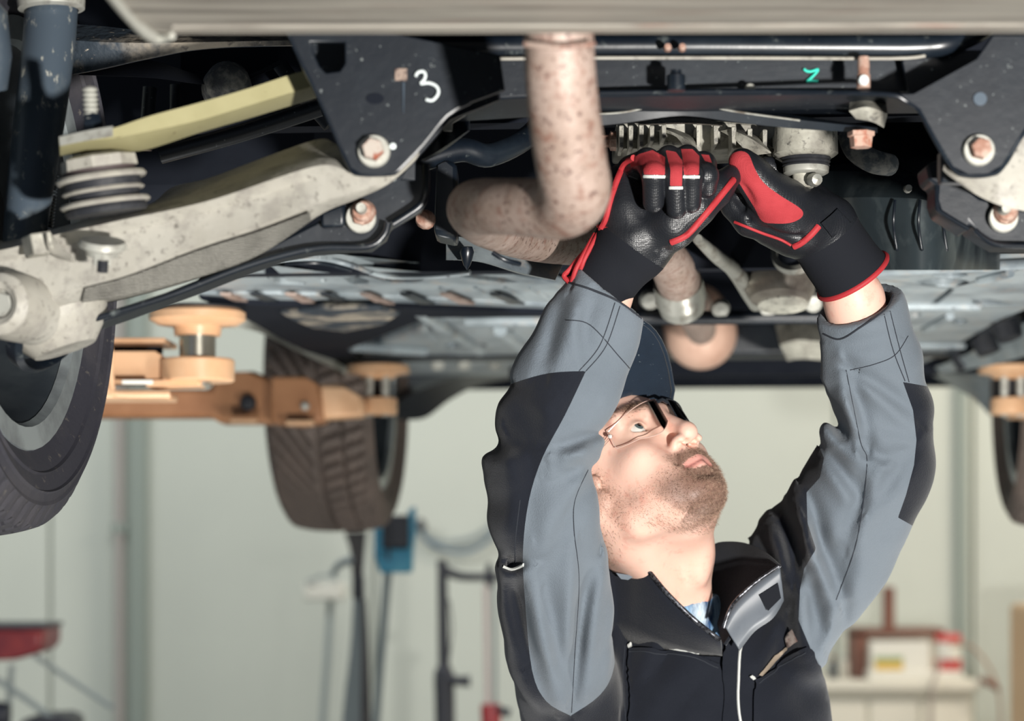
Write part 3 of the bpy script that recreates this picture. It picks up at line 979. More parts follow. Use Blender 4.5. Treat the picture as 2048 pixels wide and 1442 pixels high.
# --- black pressed arms behind the grey ones
ba = plate('rear_arm', [(70, 672), (180, 634), (330, 585), (430, 545), (560, 480), (640, 440), (690, 395), (760, 372), (840, 318), (852, 330), (850, 392), (838, 412), (790, 440), (776, 448), (768, 470), (738, 492), (690, 494), (620, 500), (560, 512), (480, 540), (400, 572), (250, 628), (110, 676)], 2.10, .05, BLK, car, .003, label='black pressed steel arm under the pale arm')
ptube('pressed_edge', [(70, 672, 2.085), (180, 640, 2.085), (330, 594, 2.085), (470, 540, 2.085), (560, 512, 2.085), (640, 496, 2.085), (735, 493, 2.085), (768, 470, 2.085), (776, 446, 2.085)], 7, BLK2, ba, 5, 10)
ptube('pressed_edge', [(786, 448, 2.085), (815, 430, 2.085), (842, 410, 2.085), (851, 385, 2.085), (852, 330, 2.09)], 8, BLK2, ba, 4, 10)
plate('side_tab', [(640, 425), (690, 405), (690, 452), (642, 455)], 2.09, .02, BLK2, ba, .003)
wb_ = hexbolt('cam_washer', 722, 436, 2.094, 31, 17, STEEL, ba, ZINC, .010, hm=RUSTN)
lathe('rust_collar', [(0, .012), (.0085, .012), (.0115, .005), (.0125, 0)], W(726, 425, 2.092), RUSTN, ba, (0, -1, 0), 20)
lathe('bolt_end', [(0, .016), (.0045, .016), (.0052, .010), (.0052, 0)], W(724, 420, 2.083), ZINC, ba, (0, -1, 0), 14)

rr = plate('rear_arm', [(1852, 330), (1878, 318), (1890, 345), (1960, 395), (2050, 420), (2300, 520), (2620, 650), (2600, 680), (2300, 590), (2130, 496), (2000, 492), (1975, 478), (1950, 462), (1940, 450), (1938, 462), (1880, 425), (1872, 400), (1874, 370), (1858, 360)], 2.09, .05, BLK, car, .003, label='black pressed steel arm at the right border')
ptube('pressed_edge', [(1874, 372, 2.078), (1874, 410, 2.078), (1882, 424, 2.078), (1938, 458, 2.078)], 5, BLK2, rr, 4, 8)
ptube('pressed_edge', [(1950, 460, 2.078), (1970, 478, 2.078), (2000, 490, 2.078), (2060, 492, 2.078), (2130, 496, 2.078), (2300, 590, 2.078), (2600, 680, 2.078)], 6, BLK2, rr, 4, 8)
plate('arm_gusset', [(1882, 300), (1960, 340), (1962, 366), (1882, 364)], 2.03, .02, BLK2, rr, .002)
hexbolt('cam_washer', 2006, 436, 2.084, 30, 15, STEEL, rr, ZINC, .010, hm=RUSTN)
lathe('rust_collar', [(0, .012), (.0085, .012), (.0115, .005), (.0125, 0)], W(2010, 424, 2.082), RUSTN, rr, (0, -1, 0), 20)
lathe('bolt_end', [(0, .016), (.0045, .016), (.0052, .010), (.0052, 0)], W(2006, 421, 2.072), ZINC, rr, (0, -1, 0), 14)

# --- composite leaf spring and its mount
sq = [(1, .55), (.9, .75), (-.9, .75), (-1, .55), (-1, -.55), (-.9, -.75), (.9, -.75), (1, -.55)]
ls = rails('leaf_spring', [
    [(116, 279, 1.968), (170, 268, 1.968), (228, 256, 1.968), (300, 232, 1.978), (400, 205, 1.998), (500, 176, 2.018), (600, 144, 2.043), (720, 116, 2.073)],
    [(120, 291, 1.965), (170, 282, 1.965), (228, 276, 1.965), (300, 262, 1.975), (400, 240, 1.995), (500, 210, 2.015), (600, 180, 2.04), (720, 146, 2.07)],
    [(120, 312, 1.995), (170, 306, 1.995), (228, 302, 1.995), (290, 300, 2.01), (400, 265, 2.03), (500, 236, 2.05), (600, 206, 2.075), (720, 170, 2.10)],
    [(120, 312, 2.04), (170, 306, 2.04), (228, 302, 2.04), (290, 300, 2.05), (400, 265, 2.07), (500, 236, 2.09), (600, 206, 2.11), (720, 170, 2.13)],
    [(116, 279, 2.04), (170, 268, 2.04), (228, 256, 2.04), (300, 232, 2.05), (400, 205, 2.07), (500, 176, 2.09), (600, 144, 2.11), (720, 116, 2.13)]], LEAF, car, 40, 'pale yellow composite leaf spring')
rails('clamp', [[(118, 274, 1.962), (170, 262, 1.962), (226, 252, 1.962)], [(120, 292, 1.958), (170, 282, 1.958), (226, 273, 1.958)], [(120, 290, 1.985), (170, 280, 1.985), (226, 271, 1.985)], [(118, 272, 1.99), (170, 260, 1.99), (226, 250, 1.99)]], ZINC, ls, 8)
s = 1.98 / FPX
axs = (-.15, -.10, 1)
c0 = W(205, 372, 2.0)
mt = lathe('spring_mount', [(0, 62 * s), (62 * s, 62 * s), (76 * s, 56 * s), (78 * s, 34 * s), (0, 34 * s)], c0, ALU, car, axs, 8, 'stacked metal and rubber spring mount', ang=20)
for r0, r1, a, b, mm in ((72, 72, 34, 20, mat('brown_rubber', (70, 60, 60), .7)), (88, 92, 22, 10, ALU), (78, 78, 10, -6, RUB), (80, 84, -6, -14, ALU), (74, 70, -14, -32, RUB), (88, 92, -30, -40, ALU), (80, 84, -40, -56, RUB)):
    lathe('mount_ring', [(0, a * s), (r0 * s, a * s), (r1 * s, (a + b) / 2 * s), (r0 * s, b * s), (0, b * s)], c0, mm, mt, axs, 32)
lathe('threaded_stud', [(0, .036)] + [((11.5 + (i % 2) * 4.5) * s, .036 - .0022 * i) for i in range(17)] + [(0, 0)], W(184, 255, 1.99), ZINC, mt, (-.06, 0, 1), 16, ang=15)
lathe('stud_nut', [(0, .016), (16 * s, .015), (20 * s, .006), (20 * s, 0), (0, 0)], W(186, 262, 1.99), BLK2, mt, (-.06, 0, 1), 6, ang=20)

# --- strut tube, dirty link and other bits at upper left
stt = ptube('strut', [(108, -80, 2.22), (100, 60, 2.20), (84, 200, 2.18), (64, 350, 2.16), (48, 480, 2.14), (40, 560, 2.12)], [52, 52, 51, 47, 42, 38], STRUTM, car, 6, 28, 'dirty blue grey strut tube')
s = 2.2 / FPX
lathe('strut_collar', [(54 * s, 0), (66 * s, .002), (68 * s, .010), (60 * s, .016), (64 * s, .02), (54 * s, .026)], W(103, 22, 2.2), ZINC, stt, (-.05, 0, 1), 36, closed=True)
lathe('strut_collar', [(53 * s, 0), (62 * s, .004), (62 * s, .012), (53 * s, .016)], W(104, -6, 2.2), ZINC, stt, (-.05, 0, 1), 36, closed=True)
lk = rails('dirty_link', [[(140, 48, 2.34), (200, 52, 2.33), (300, 62, 2.33), (420, 66, 2.34), (620, 70, 2.4)], [(138, 80, 2.30), (200, 84, 2.29), (300, 86, 2.29), (420, 84, 2.30), (620, 80, 2.36)], [(140, 150, 2.31), (200, 138, 2.30), (300, 116, 2.30), (420, 96, 2.31), (620, 90, 2.36)], [(140, 150, 2.38), (200, 140, 2.38), (300, 118, 2.38), (420, 98, 2.38), (620, 92, 2.42)]], DIRTBLK, car, 30, 'mud crusted black suspension link')
rails('arch_lining', [[(150, 100, 2.5), (300, 120, 2.46), (400, 150, 2.44), (480, 155, 2.44), (560, 120, 2.46)], [(150, 150, 2.46), (300, 155, 2.42), (400, 168, 2.41), (480, 165, 2.41), (560, 130, 2.44)], [(150, 150, 2.6), (300, 155, 2.6), (400, 168, 2.6), (480, 165, 2.6), (560, 130, 2.6)]], DARK, car, 20)
lathe('rubber_dome', [(0, .03), (.014, .026), (.024, .012), (.028, -.01), (.022, -.03), (0, -.036)], W(455, 172, 2.42), mat('grey_dusty_rubber', (92, 94, 96), .8, 0, [(80, .45, .65, (150, 148, 140))], (140, .5)), car, (.2, -1, .2), 24)
lathe('spring_seat', [(0, .04), (.02, .038), (.034, .02), (.036, -.02), (.03, -.05), (0, -.055)], W(-58, 70, 2.05), STRUTM, car, (0, -.3, 1), 24)
bo = ptube('ribbed_boot', [(100, 350, 2.19), (96, 400, 2.19), (90, 455, 2.19)], 15, BLK2, car, 2, 12)
for i in range(16):
    lathe('boot_rib', [(13 * s, -.0007), (17 * s, -.0007), (17 * s, .0007), (13 * s, .0007)], W(100 - i * .62, 352 + i * 6.6, 2.19), STRUTM, bo, (-.08, 0, 1), 14, closed=True)
# dim struts in the dark behind the spring
for x0, y0, x1, y1, d, r in ((300, 175, 290, 300, 2.62, 14), (352, 170, 350, 300, 2.64, 12), (560, 130, 660, 250, 2.5, 16), (320, 310, 640, 215, 2.3, 18)):
    ptube('brake_pipe', [(x0, y0, d), ((x0 + x1) / 2, (y0 + y1) / 2 + 4, d), (x1, y1, d)], r, BLK, car, 3, 10)

# --- bits between bracket and exhaust
rails('mid_bracket', [[(840, 250, 2.2), (900, 232, 2.18), (940, 225, 2.2)], [(842, 320, 2.15), (880, 300, 2.14), (935, 262, 2.18)], [(850, 322, 2.2), (890, 300, 2.2), (940, 262, 2.24)]], BLK2, car, 12)
plate('clip', [(872, 252), (900, 238), (930, 224), (932, 230), (905, 246), (904, 262), (886, 262), (886, 252)], 2.135, .004, ALU, car, .001)
ptube('anti_roll_bar', [(820, 330, 2.3), (920, 300, 2.32), (980, 310, 2.34), (1060, 270, 2.4), (1100, 210, 2.5)], [20, 24, 24, 22, 20], BLK2, car, 6, 14)
plate('shaft_boot', [(868, 470), (872, 330), (900, 318), (915, 330), (915, 480)], 2.3, .06, BLK2, car, .01)
lathe('small_bolt', [(0, .014), (.007, .013), (.010, .006), (.010, 0)], W(853, 440, 2.28), RUSTN, car, (-.3, -1, 0), 12)
rails('under_shield', [[(892, 470, 2.5), (960, 480, 2.48), (1050, 500, 2.5), (1130, 520, 2.52)], [(894, 520, 2.46), (960, 522, 2.45), (1040, 545, 2.47), (1110, 560, 2.5)], [(892, 520, 2.56), (960, 524, 2.56), (1040, 548, 2.58), (1110, 562, 2.6)]], PAN, car, 18)
lathe('shield_clip', [(0, .02), (.006, .02), (.008, .014), (.006, .006), (.004, 0), (0, -.006)], W(934, 530, 2.44), BLK2, car, (0, -.2, 1), 10)
# far left hanger of the pipe
ptube('pipe_sleeve', [(985, 505, 2.16), (1010, 520, 2.16), (1040, 528, 2.17)], 5, BLK2, ep, 3, 8)

# --- underbody panels ahead of the rear axle (left)
ZU = 1.85
pa = slab('floor_panel', [(395, 583), (500, 537), (560, 519), (640, 517), (700, 530), (770, 552), (850, 553), (930, 546), (1010, 548), (1110, 566), (1180, 596), (1180, 612), (950, 600), (700, 588), (560, 584)], ZU, .012, PAN, car, .004,
          [[(512, 530), (540, 530), (575, 562), (612, 565), (608, 570), (560, 568), (545, 560)], ell2(805, 560, 42, 7, 20), [(682, 556), (715, 553), (738, 562), (735, 570), (702, 570)], ell2(646, 561, 7, 3, 10), [(890, 548), (950, 549), (1010, 556), (1040, 566), (1000, 566), (930, 556)]], 'grey pressed floor panel with oval holes')
slab('hole_backing', [(420, 580), (560, 516), (1100, 545), (1150, 590), (700, 582)], ZU + .035, .004, DARK, car)
ptube('panel_bead', [(470, 534, 2.88), (560, 520, 2.88), (640, 517, 2.87), (700, 530, 2.87), (770, 552, 2.95), (860, 553, 2.97), (940, 545, 2.95)], 5, PAN, pa, 5, 8)
ptube('panel_bead', [(570, 530, 2.95), (640, 526, 2.95), (700, 540, 2.99), (770, 558, 3.03)], 4, BLK2, pa, 5, 8)
for i, x in enumerate((1010, 1060, 880, 950)):
    ptube('panel_rib', [(x, 572, 3.16), (x + 34, 596, 3.3)], 5, PAN, pa, 1, 8)
pb2 = slab('floor_panel', [(395, 588), (560, 588), (700, 592), (950, 604), (1190, 616), (1190, 632), (950, 626), (800, 618), (620, 612), (470, 610), (420, 604)], ZU - .004, .012, PAN, car, .004, label='rust streaked floor panel behind the near lift pad')
for i, x in enumerate((440, 500, 570, 640, 720, 800, 880, 980)):
    slab('panel_groove', [(x, 590), (x + 22, 591), (x + 70, 610), (x + 40, 609)], ZU - .008, .004, BLK2 if i % 2 else RUST, pb2)
slab('jack_rail', [(395, 600), (470, 609), (800, 616), (1100, 628), (1100, 634), (860, 636), (700, 700), (730, 730), (690, 744), (640, 720), (560, 680), (490, 640), (440, 616)], ZU - .012, .05, DARK, car, .006, label='dark sill rail')
slab('sealed_patch', [(560, 628), (640, 618), (760, 618), (800, 630), (770, 650), (690, 665), (620, 656), (585, 642)], ZU - .018, .01, DIRTBLK, car, .004)
rails('sill', [[(430, 640, 3.6), (500, 640, 3.75), (560, 668, 4.0), (640, 705, 4.25), (720, 752, 4.6)], [(440, 655, 3.62), (510, 662, 3.78), (580, 696, 4.02), (650, 728, 4.28), (715, 758, 4.6)], [(430, 640, 3.75), (500, 642, 3.9), (560, 670, 4.15), (640, 708, 4.4), (720, 752, 4.7)]], PANW, car, 24, 'pale car sill left of the far lift pad')
pc = slab('floor_panel', [(850, 626), (1000, 628), (1300, 640), (1290, 690), (1240, 740), (1000, 742), (960, 736), (880, 690), (860, 650)], ZU, .014, PAN, car, .004, [ell2(905, 690, 18, 6, 12), ell2(1010, 662, 20, 4, 12), ell2(960, 690, 16, 4, 10)], 'pale floor panel beside the grey sleeve')
slab('hole_backing', [(860, 630), (1200, 640), (1200, 735), (900, 700)], ZU + .03, .004, DARK, car)
for (a, b, c, d2) in ((840, 622, 960, 700), (930, 640, 1080, 640), (1000, 660, 1100, 735), (700, 690, 850, 700)):
    A, B = G(a, b, ZU - .004), G(c, d2, ZU - .004)
    tube('panel_rib', [A, (A + B) / 2, B], .012, PAN, pc, 8)
slab('front_floor', [(690, 740), (730, 700), (850, 660), (960, 740), (1100, 744), (1100, 752), (700, 752)], ZU, .05, PAN, car, .01)
cbox('front_crossmember', 0, 2.15, 1.88, (1.55, 0.10, 0.07), BLK, .01)
for x in (718, 770, 830):
    lathe('drain_plug', [(0, .008), (.012, .006), (.014, 0)], G(x + 160, 735, ZU - .004) + Vector((0, -.08, -.0)), ZINC, car, (0, -.6, -1), 12)
rails('wheel_arch', [[(1030, 756, 5.3), (960, 770, 5.2), (900, 800, 5.1), (850, 836, 5.05), (800, 840, 5.0)], [(1010, 752, 5.2), (940, 752, 5.0), (880, 765, 4.95), (820, 790, 4.95), (780, 820, 4.95)], [(1010, 745, 5.4), (940, 740, 5.4), (880, 730, 5.4), (820, 735, 5.4), (780, 740, 5.4)]], BLK, car, 20)
bp = cbox('front_bumper', 0, 3.22, 1.905, (1.72, 0.10, 0.10), DARK, .03)
cbox('bumper_lip', 0, 3.08, 1.935, (1.5, 0.05, 0.03), PAN, .008)

# --- underbody panels (right)
pr = slab('floor_panel', [(1690, 552), (1760, 542), (1900, 532), (2100, 524), (2100, 600), (2000, 640), (1870, 716), (1840, 730), (1740, 730), (1690, 640)], ZU, .014, PAN, car, .004,
          [ell2(1885, 565, 52, 8, 20), ell2(1900, 550, 35, 6, 16), [(1900, 577), (1910, 580), (1866, 615), (1856, 612)], ell2(1830, 630, 14, 4, 10), ell2(1920, 642, 16, 4, 10), [(1940, 600), (1975, 598), (2040, 610), (1950, 612)], [(1840, 655), (1880, 652), (1870, 660), (1850, 662)]], 'pale floor panel behind the right cuff')
slab('hole_backing', [(1700, 552), (2060, 532), (2060, 610), (1860, 715), (1740, 720)], ZU + .04, .004, DARK, car)
for (a, b, c, d2) in ((1800, 612, 1960, 612), (1830, 690, 1930, 690), (1850, 660, 1900, 632), (1960, 560, 2020, 545), (1700, 545, 2060, 528)):
    A, B = G(a, b, ZU - .003), G(c, d2, ZU - .003)
    tube('panel_rib', [A, (A + B) / 2, B], .007, PAN, pr, 8)
rails('sill', [[(2100, 620, 3.6), (2020, 660, 3.85), (1940, 705, 4.2), (1870, 735, 4.5)], [(2100, 690, 3.6), (2040, 715, 3.85), (1960, 735, 4.2), (1880, 746, 4.5)], [(2100, 640, 3.8), (2030, 670, 4.0), (1950, 710, 4.3), (1880, 738, 4.6)]], PAN, car, 18, 'grey sill edge at the right border')
for x, y in ((2010, 645), (1968, 675), (1925, 705)):
    A = G(x, y, ZU)
    lathe('sill_clip', [(0, .03), (.02, .03), (.026, 0), (0, 0)], A, RUB, car, (.3, -.2, -1), 12)
rails('wheel_arch', [[(1860, 748, 5.3), (1900, 770, 5.2), (1950, 800, 5.1), (1990, 836, 5.05), (2060, 840, 5.0)], [(1860, 744, 5.2), (1920, 748, 5.0), (1980, 752, 4.95), (2030, 760, 4.95), (2080, 780, 4.95)], [(1860, 740, 5.4), (1920, 740, 5.4), (1980, 740, 5.4), (2030, 740, 5.4), (2080, 740, 5.4)]], PAN, car, 20)

# --- the tunnel: centre exhaust, shafts, transmission
fp = ptube('centre_exhaust', [(1290, 490, 2.72), (1330, 512, 2.85), (1352, 550, 3.0), (1368, 590, 3.3), (1392, 625, 3.6), (1402, 660, 4.0)], [41, 40, 44, 42, 38, 30], RUST, car, 6, 24, 'blurred rusty centre exhaust')
s = 3.0 / FPX
lathe('exhaust_clamp', [(.034, 0), (.036, .03), (.033, .032), (.032, .05), (.03, .05), (.03, 0)], W(1356, 566, 3.08), STEEL, fp, (.16, .7, -.55), 28, closed=True)
s = 4.2 / FPX
lathe('catalyst', [(0, 70 * s), (40 * s, 62 * s), (66 * s, 30 * s), (72 * s, 0), (72 * s, -.3), (0, -.3)], W(1402, 668, 4.2), mat('pink_hot_steel', (214, 178, 158), .45, .1, [(12, .45, .7, (190, 150, 130))]), fp, (-.05, -1, -.2), 36)
ptube('selector_lever', [(1395, 478, 2.75), (1430, 510, 2.85), (1468, 540, 2.95), (1500, 585, 3.05), (1512, 610, 3.1)], [10, 14, 16, 18, 14], STEEL, car, 5, 12)
s = 3.0 / FPX
cn = lathe('drive_shaft_cover', [(0, 0), (60 * s, 0), (70 * s, .012), (72 * s, .05), (66 * s, .052), (66 * s, .09), (58 * s, .12), (0, .12)], W(1560, 598, 3.0), mat('dull_brown_steel', (140, 134, 124), .35, .5, [(14, .45, .7, (84, 74, 70))]), car, (.02, .25, 1), 32, 'blurred brown steel canister')
lathe('cover_ring', [(36 * s, -.006), (46 * s, -.006), (46 * s, .006), (36 * s, .006)], W(1590, 505, 2.92), STEEL, cn, (-.3, -1, .5), 30, closed=True)
lathe('cover_foot', [(0, 0), (50 * s, 0), (58 * s, .012), (58 * s, .03), (0, .03)], W(1566, 612, 3.02), CAST, cn, (.02, .25, 1), 26)
tube('cross_bar', [W(1230, 637, 3.35), W(1450, 636, 3.35), W(1700, 634, 3.35)], .010, BLK, car, 12)
tube('cross_bar', [W(1230, 628, 3.36), W(1700, 626, 3.36)], .005, BLK2, car, 10)
rails('transmission', [[(1548, 640, 3.9), (1590, 632, 3.85), (1680, 640, 3.9)], [(1560, 690, 3.8), (1600, 680, 3.75), (1690, 690, 3.8)], [(1575, 722, 3.85), (1610, 718, 3.8), (1700, 726, 3.9)], [(1575, 720, 4.3), (1610, 716, 4.3), (1700, 720, 4.3)], [(1548, 600, 4.3), (1590, 600, 4.3), (1680, 600, 4.3)]], CAST, car, 16, 'blurred pale transmission casing')
for x, y in ((1535, 615), (1440, 618), (1625, 606), (1300, 600)):
    lathe('tunnel_bolt', [(0, .014), (.012, .012), (.016, 0)], W(x, y, 3.35), ZINC, car, (0, -1, -.3), 12)
rails('tunnel_wall', [[(1230, 500, 2.9), (1260, 600, 3.5), (1290, 700, 4.6)], [(1230, 420, 2.9), (1260, 540, 3.5), (1290, 660, 4.6)], [(1220, 420, 2.95), (1250, 540, 3.55), (1280, 660, 4.65)]], DARK, car, 10)
rails('tunnel_wall', [[(1690, 560, 2.9), (1690, 620, 3.4), (1690, 720, 4.6)], [(1690, 460, 2.9), (1690, 540, 3.4), (1690, 660, 4.6)], [(1705, 460, 2.95), (1705, 540, 3.45), (1705, 660, 4.65)]], DARK, car, 10)
cbox('tunnel_roof', 0.05, 1.7, 2.14, (0.62, 2.6, 0.04), DARK, 0)
cbox('tunnel_end', 0.05, 2.45, 2.0, (0.9, 0.04, 0.34), DARK, 0)
cbox('engine_tray', 0.05, 2.65, 1.915, (0.9, 0.5, 0.05), DARK, .02)

# ------------------------------------------------------------------ lift arms
def lift_pad(parent, cx, d, k, ytop, full=True):
    """pad, screw and boss of a lift arm; k pixels per unit of the near pad"""
    s = d / FPX * k
    c = W(cx, ytop, d)
    pd = lathe('pad', [(0, 0), (86 * s, 0), (96 * s, -8 * s), (96 * s, -22 * s), (80 * s, -32 * s), (48 * s, -36 * s), (46 * s, -54 * s), (0, -54 * s)], c, ORANGE, parent, (0, 0, 1), 40)
    lathe('rubber_pad', [(0, 6 * s), (70 * s, 6 * s), (88 * s, 3 * s), (88 * s, -2 * s), (0, -2 * s)], c, RUB, pd, (0, 0, 1), 36)
    return pd, c, s

l1 = root('lift_arm', 'near orange lift arm with open square tube and round pad on a steel screw', 'lift arm', W(300, 780, 3.3), 'car lift arms')
pd, c, s = lift_pad(l1, 395, 3.3, 1.0, 618)
lathe('screw', [(0, -50 * s), (36 * s, -50 * s), (36 * s, -100 * s), (0, -100 * s)], c, mat('polished_steel', (190, 186, 172), .25, .9), l1, (0, 0, 1), 30)
lathe('boss', [(0, -100 * s), (70 * s, -100 * s), (74 * s, -104 * s), (74 * s, -142 * s), (70 * s, -146 * s), (0, -146 * s)], c, ORANGE, l1, (0, 0, 1), 40)
lathe('lock_pin', [(0, -144 * s), (28 * s, -144 * s), (28 * s, -154 * s), (0, -154 * s)], c, STEEL, l1, (0, 0, 1), 20)
# inner bar reaching the boss
plate('inner_bar', [(205, 702), (310, 702), (330, 716), (400, 718), (400, 764), (300, 768), (205, 768)], 3.29, .05, ORANGE, l1, .006)
plate('inner_foot', [(290, 760), (402, 758), (402, 772), (290, 774)], 3.27, .06, ORANGE, l1, .004)
# open square outer tube (its wall seen at the cut end)
def sq_tube(name, x0, x1, y0, y1, d, depth, t, m, parent):
    s = d / FPX
    A, B = W(x0, y1, d), W(x1, y0, d)
    hx = [(A.y, A.z), (A.y + depth, A.z), (A.y + depth, B.z), (A.y, B.z)]
    inn = [(A.y + t, A.z + t), (A.y + depth - t, A.z + t), (A.y + depth - t, B.z - t), (A.y + t, B.z - t)]
    me = prism_m([(B.x, y, z) for y, z in hx], (A.x - B.x, 0, 0), [[(B.x, y, z) for y, z in inn]])
    o = link(name, me, m, parent)
    return bevel(o, .004)
box('outer_tube_top', W(230, 684, 3.33) + Vector((-.12, .03, 0)), (.40, .12, .008), ORANGE, l1, 0, .002)
box('outer_tube_floor', W(270, 792, 3.30) + Vector((-.15, .03, 0)), (.40, .12, .010), ORANGE, l1, 0, .003)
plate('outer_tube_wall', [(-160, 682), (196, 682), (212, 690), (214, 770), (226, 784), (226, 796), (-160, 796)], 3.235, .008, ORANGE, l1, .003)
ptube('tube_lip', [(196, 682, 3.24), (218, 692, 3.24), (222, 740, 3.24), (224, 776, 3.24), (238, 788, 3.24), (340, 788, 3.25)], [6, 7, 7, 7, 8, 9], ORANGE, l1, 4, 10)
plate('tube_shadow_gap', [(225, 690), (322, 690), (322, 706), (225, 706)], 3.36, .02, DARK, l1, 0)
box('lock_strip', W(275, 764, 3.235), (.045, .006, .006), mat('white_tape', (240, 240, 230), .4), l1, 0, .001)
box('lock_strip', W(188, 786, 3.23), (.03, .006, .006), bpy.data.materials['white_tape'], l1, 0, .001)

l2 = root('lift_arm', 'far orange lift arm with thick beam painted in shade tones below the left floor panels', 'lift arm', W(480, 840, 4.3), 'car lift arms')
plate('beam', [(-200, 778), (420, 778), (430, 744), (508, 742), (552, 762), (552, 846), (440, 846), (420, 834), (-200, 834)], 4.22, .10, ORANGE_SHADE, l2, .008)
plate('beam_sleeve', [(540, 752), (610, 752), (640, 770), (648, 842), (600, 850), (540, 846)], 4.20, .12, ORANGE_SHADE, l2, .008)
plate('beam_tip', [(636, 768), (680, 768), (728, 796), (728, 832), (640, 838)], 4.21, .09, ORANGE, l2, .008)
lathe('pivot_bolt', [(0, .012), (.012, .010), (.016, 0)], W(496, 806, 4.215), RUB, l2, (0, -1, 0), 16)
lathe('pivot_bolt', [(0, .010), (.006, .008), (.009, 0)], W(610, 812, 4.20), ZINC, l2, (0, -1, 0), 12)
box('lock_plate', W(600, 846, 4.19), (.052, .02, .010), ORANGE, l2, 0, .002)
box('lock_plate', W(488, 842, 4.19), (.050, .02, .008), ORANGE, l2, 0, .002)
s4 = 4.3 / FPX
def small_pad(parent, x, d):
    s = d / FPX
    c = W(x, 732, d)
    lathe('pad', [(0, 4 * s), (50 * s, 4 * s), (62 * s, 0), (64 * s, -14 * s), (40 * s, -18 * s), (30 * s, -26 * s), (0, -26 * s)], c, ORANGE, parent, (0, 0, 1), 30)
    lathe('rubber_pad', [(0, 8 * s), (46 * s, 8 * s), (50 * s, 4 * s), (0, 4 * s)], c, RUB, parent, (0, 0, 1), 24)
    for q in (-16, 16):
        lathe('pad_post', [(0, -20 * s), (8 * s, -20 * s), (8 * s, -102 * s), (0, -102 * s)], c + Vector((q * s, -.02, 0)), ZINC, parent, (0, 0, 1), 16)
    lathe('screw', [(0, -20 * s), (26 * s, -20 * s), (26 * s, -66 * s), (0, -66 * s)], c + Vector((0, .03, 0)), RUB, parent, (0, 0, 1), 20)
    lathe('boss', [(0, -64 * s), (36 * s, -64 * s), (39 * s, -68 * s), (39 * s, -96 * s), (36 * s, -98 * s), (0, -98 * s)], c, ORANGE, parent, (0, 0, 1), 30)
small_pad(l2, 756, 4.3)
l3 = root('lift_arm', 'orange lift arm pad and boss at the right border', 'lift arm', W(2020, 840, 4.3), 'car lift arms')
small_pad(l3, 2020, 4.3)
plate('beam', [(2030, 790), (2400, 770), (2400, 840), (2030, 834)], 4.28, .10, ORANGE, l3, .008)

# ------------------------------------------------------------------ things in front of the back wall
BLUE = mat('bright_blue_plastic', (46, 150, 186), .4, 0, [(9, .5, .75, (96, 190, 214))])
GREYM = mat('grey_enamel', (150, 160, 160), .5)
DKM = mat('charcoal_enamel', (52, 54, 62), .5)
DKW = mat('dark_worn_steel', (84, 80, 78), .5, .2, [(6, .45, .7, (56, 52, 54))])
RED = mat('red_enamel', (176, 52, 58), .4)
DRED = mat('dark_red_enamel', (126, 46, 54), .4, 0, [(8, .5, .7, (160, 60, 58))])
BROWN = mat('brown_wood', (112, 72, 58), .6, 0, [(12, .45, .7, (132, 88, 70))], stretch=(1, 1, .2))
WPL = mat('white_plastic', (232, 230, 218), .5)
CREAM = mat('cream_cabinet_enamel', (228, 224, 208), .5)

# blue hoist block on a grey pole
D = 6.2
h1 = root('hoist_block', 'bright blue hoist block with black hook on a slanted grey pole under the far tyre', 'hoist', W(770, 1700, D))
plate('blue_side', [(748, 1040), (766, 1060), (766, 1110), (760, 1146), (748, 1110)], D, .07, BLUE, h1, .006)
plate('blue_side', [(816, 1020), (830, 1012), (830, 1070), (824, 1110), (816, 1110)], D, .07, BLUE, h1, .006)
plate('blue_base', [(752, 1096), (826, 1096), (824, 1146), (758, 1146)], D, .07, BLUE, h1, .008)
plate('black_block', [(764, 1030), (818, 1030), (818, 1098), (764, 1098)], D - .02, .06, DKM, h1, .008)
ptube('pole', [(776, 1140, D + .03), (764, 1290, D + .03), (752, 1442, D + .03), (735, 1700, D + .03)], 9, GREYM, h1, 3, 12)
ptube('hook_cable', [(768, 1010, D), (780, 1060, D - .03), (776, 1120, D - .03)], 3, DKM, h1, 4, 8)

# tapering dark column with lever head
D = 6.8
t1 = root('press_column', 'dark tapering column stand with jointed head beside the blue hoist', 'stand', W(715, 1760, D))
rails('column', [[(706, 1196, D), (700, 1300, D), (684, 1442, D), (660, 1780, D)], [(728, 1196, D), (728, 1300, D), (728, 1442, D), (728, 1780, D)], [(728, 1196, D + .06), (728, 1300, D + .07), (728, 1442, D + .09), (728, 1780, D + .1)], [(706, 1196, D + .06), (700, 1300, D + .07), (684, 1442, D + .09), (660, 1780, D + .1)]], GREYM, t1, 12)
rails('column_back', [[(722, 1196, D - .01), (724, 1300, D - .01), (722, 1442, D - .01), (720, 1780, D - .01)], [(732, 1196, D - .01), (738, 1300, D - .01), (742, 1442, D - .01), (746, 1780, D - .01)], [(730, 1196, D + .04), (736, 1300, D + .05), (740, 1442, D + .05), (746, 1780, D + .05)]], DKW, t1, 10)
plate('socket', [(704, 1150), (726, 1150), (727, 1198), (704, 1198)], D - .01, .08, DKM, t1, .008)
rails('neck', [[(688, 1064, D), (700, 1100, D), (704, 1154, D)], [(734, 1062, D), (730, 1100, D), (726, 1154, D)], [(732, 1062, D + .07), (728, 1100, D + .07), (724, 1154, D + .06)], [(690, 1064, D + .07), (702, 1100, D + .07), (706, 1154, D + .06)]], DKW, t1, 8)
ptube('lever', [(706, 1120, D), (680, 1128, D), (664, 1150, D)], [10, 8, 6], GREYM, t1, 4, 10)

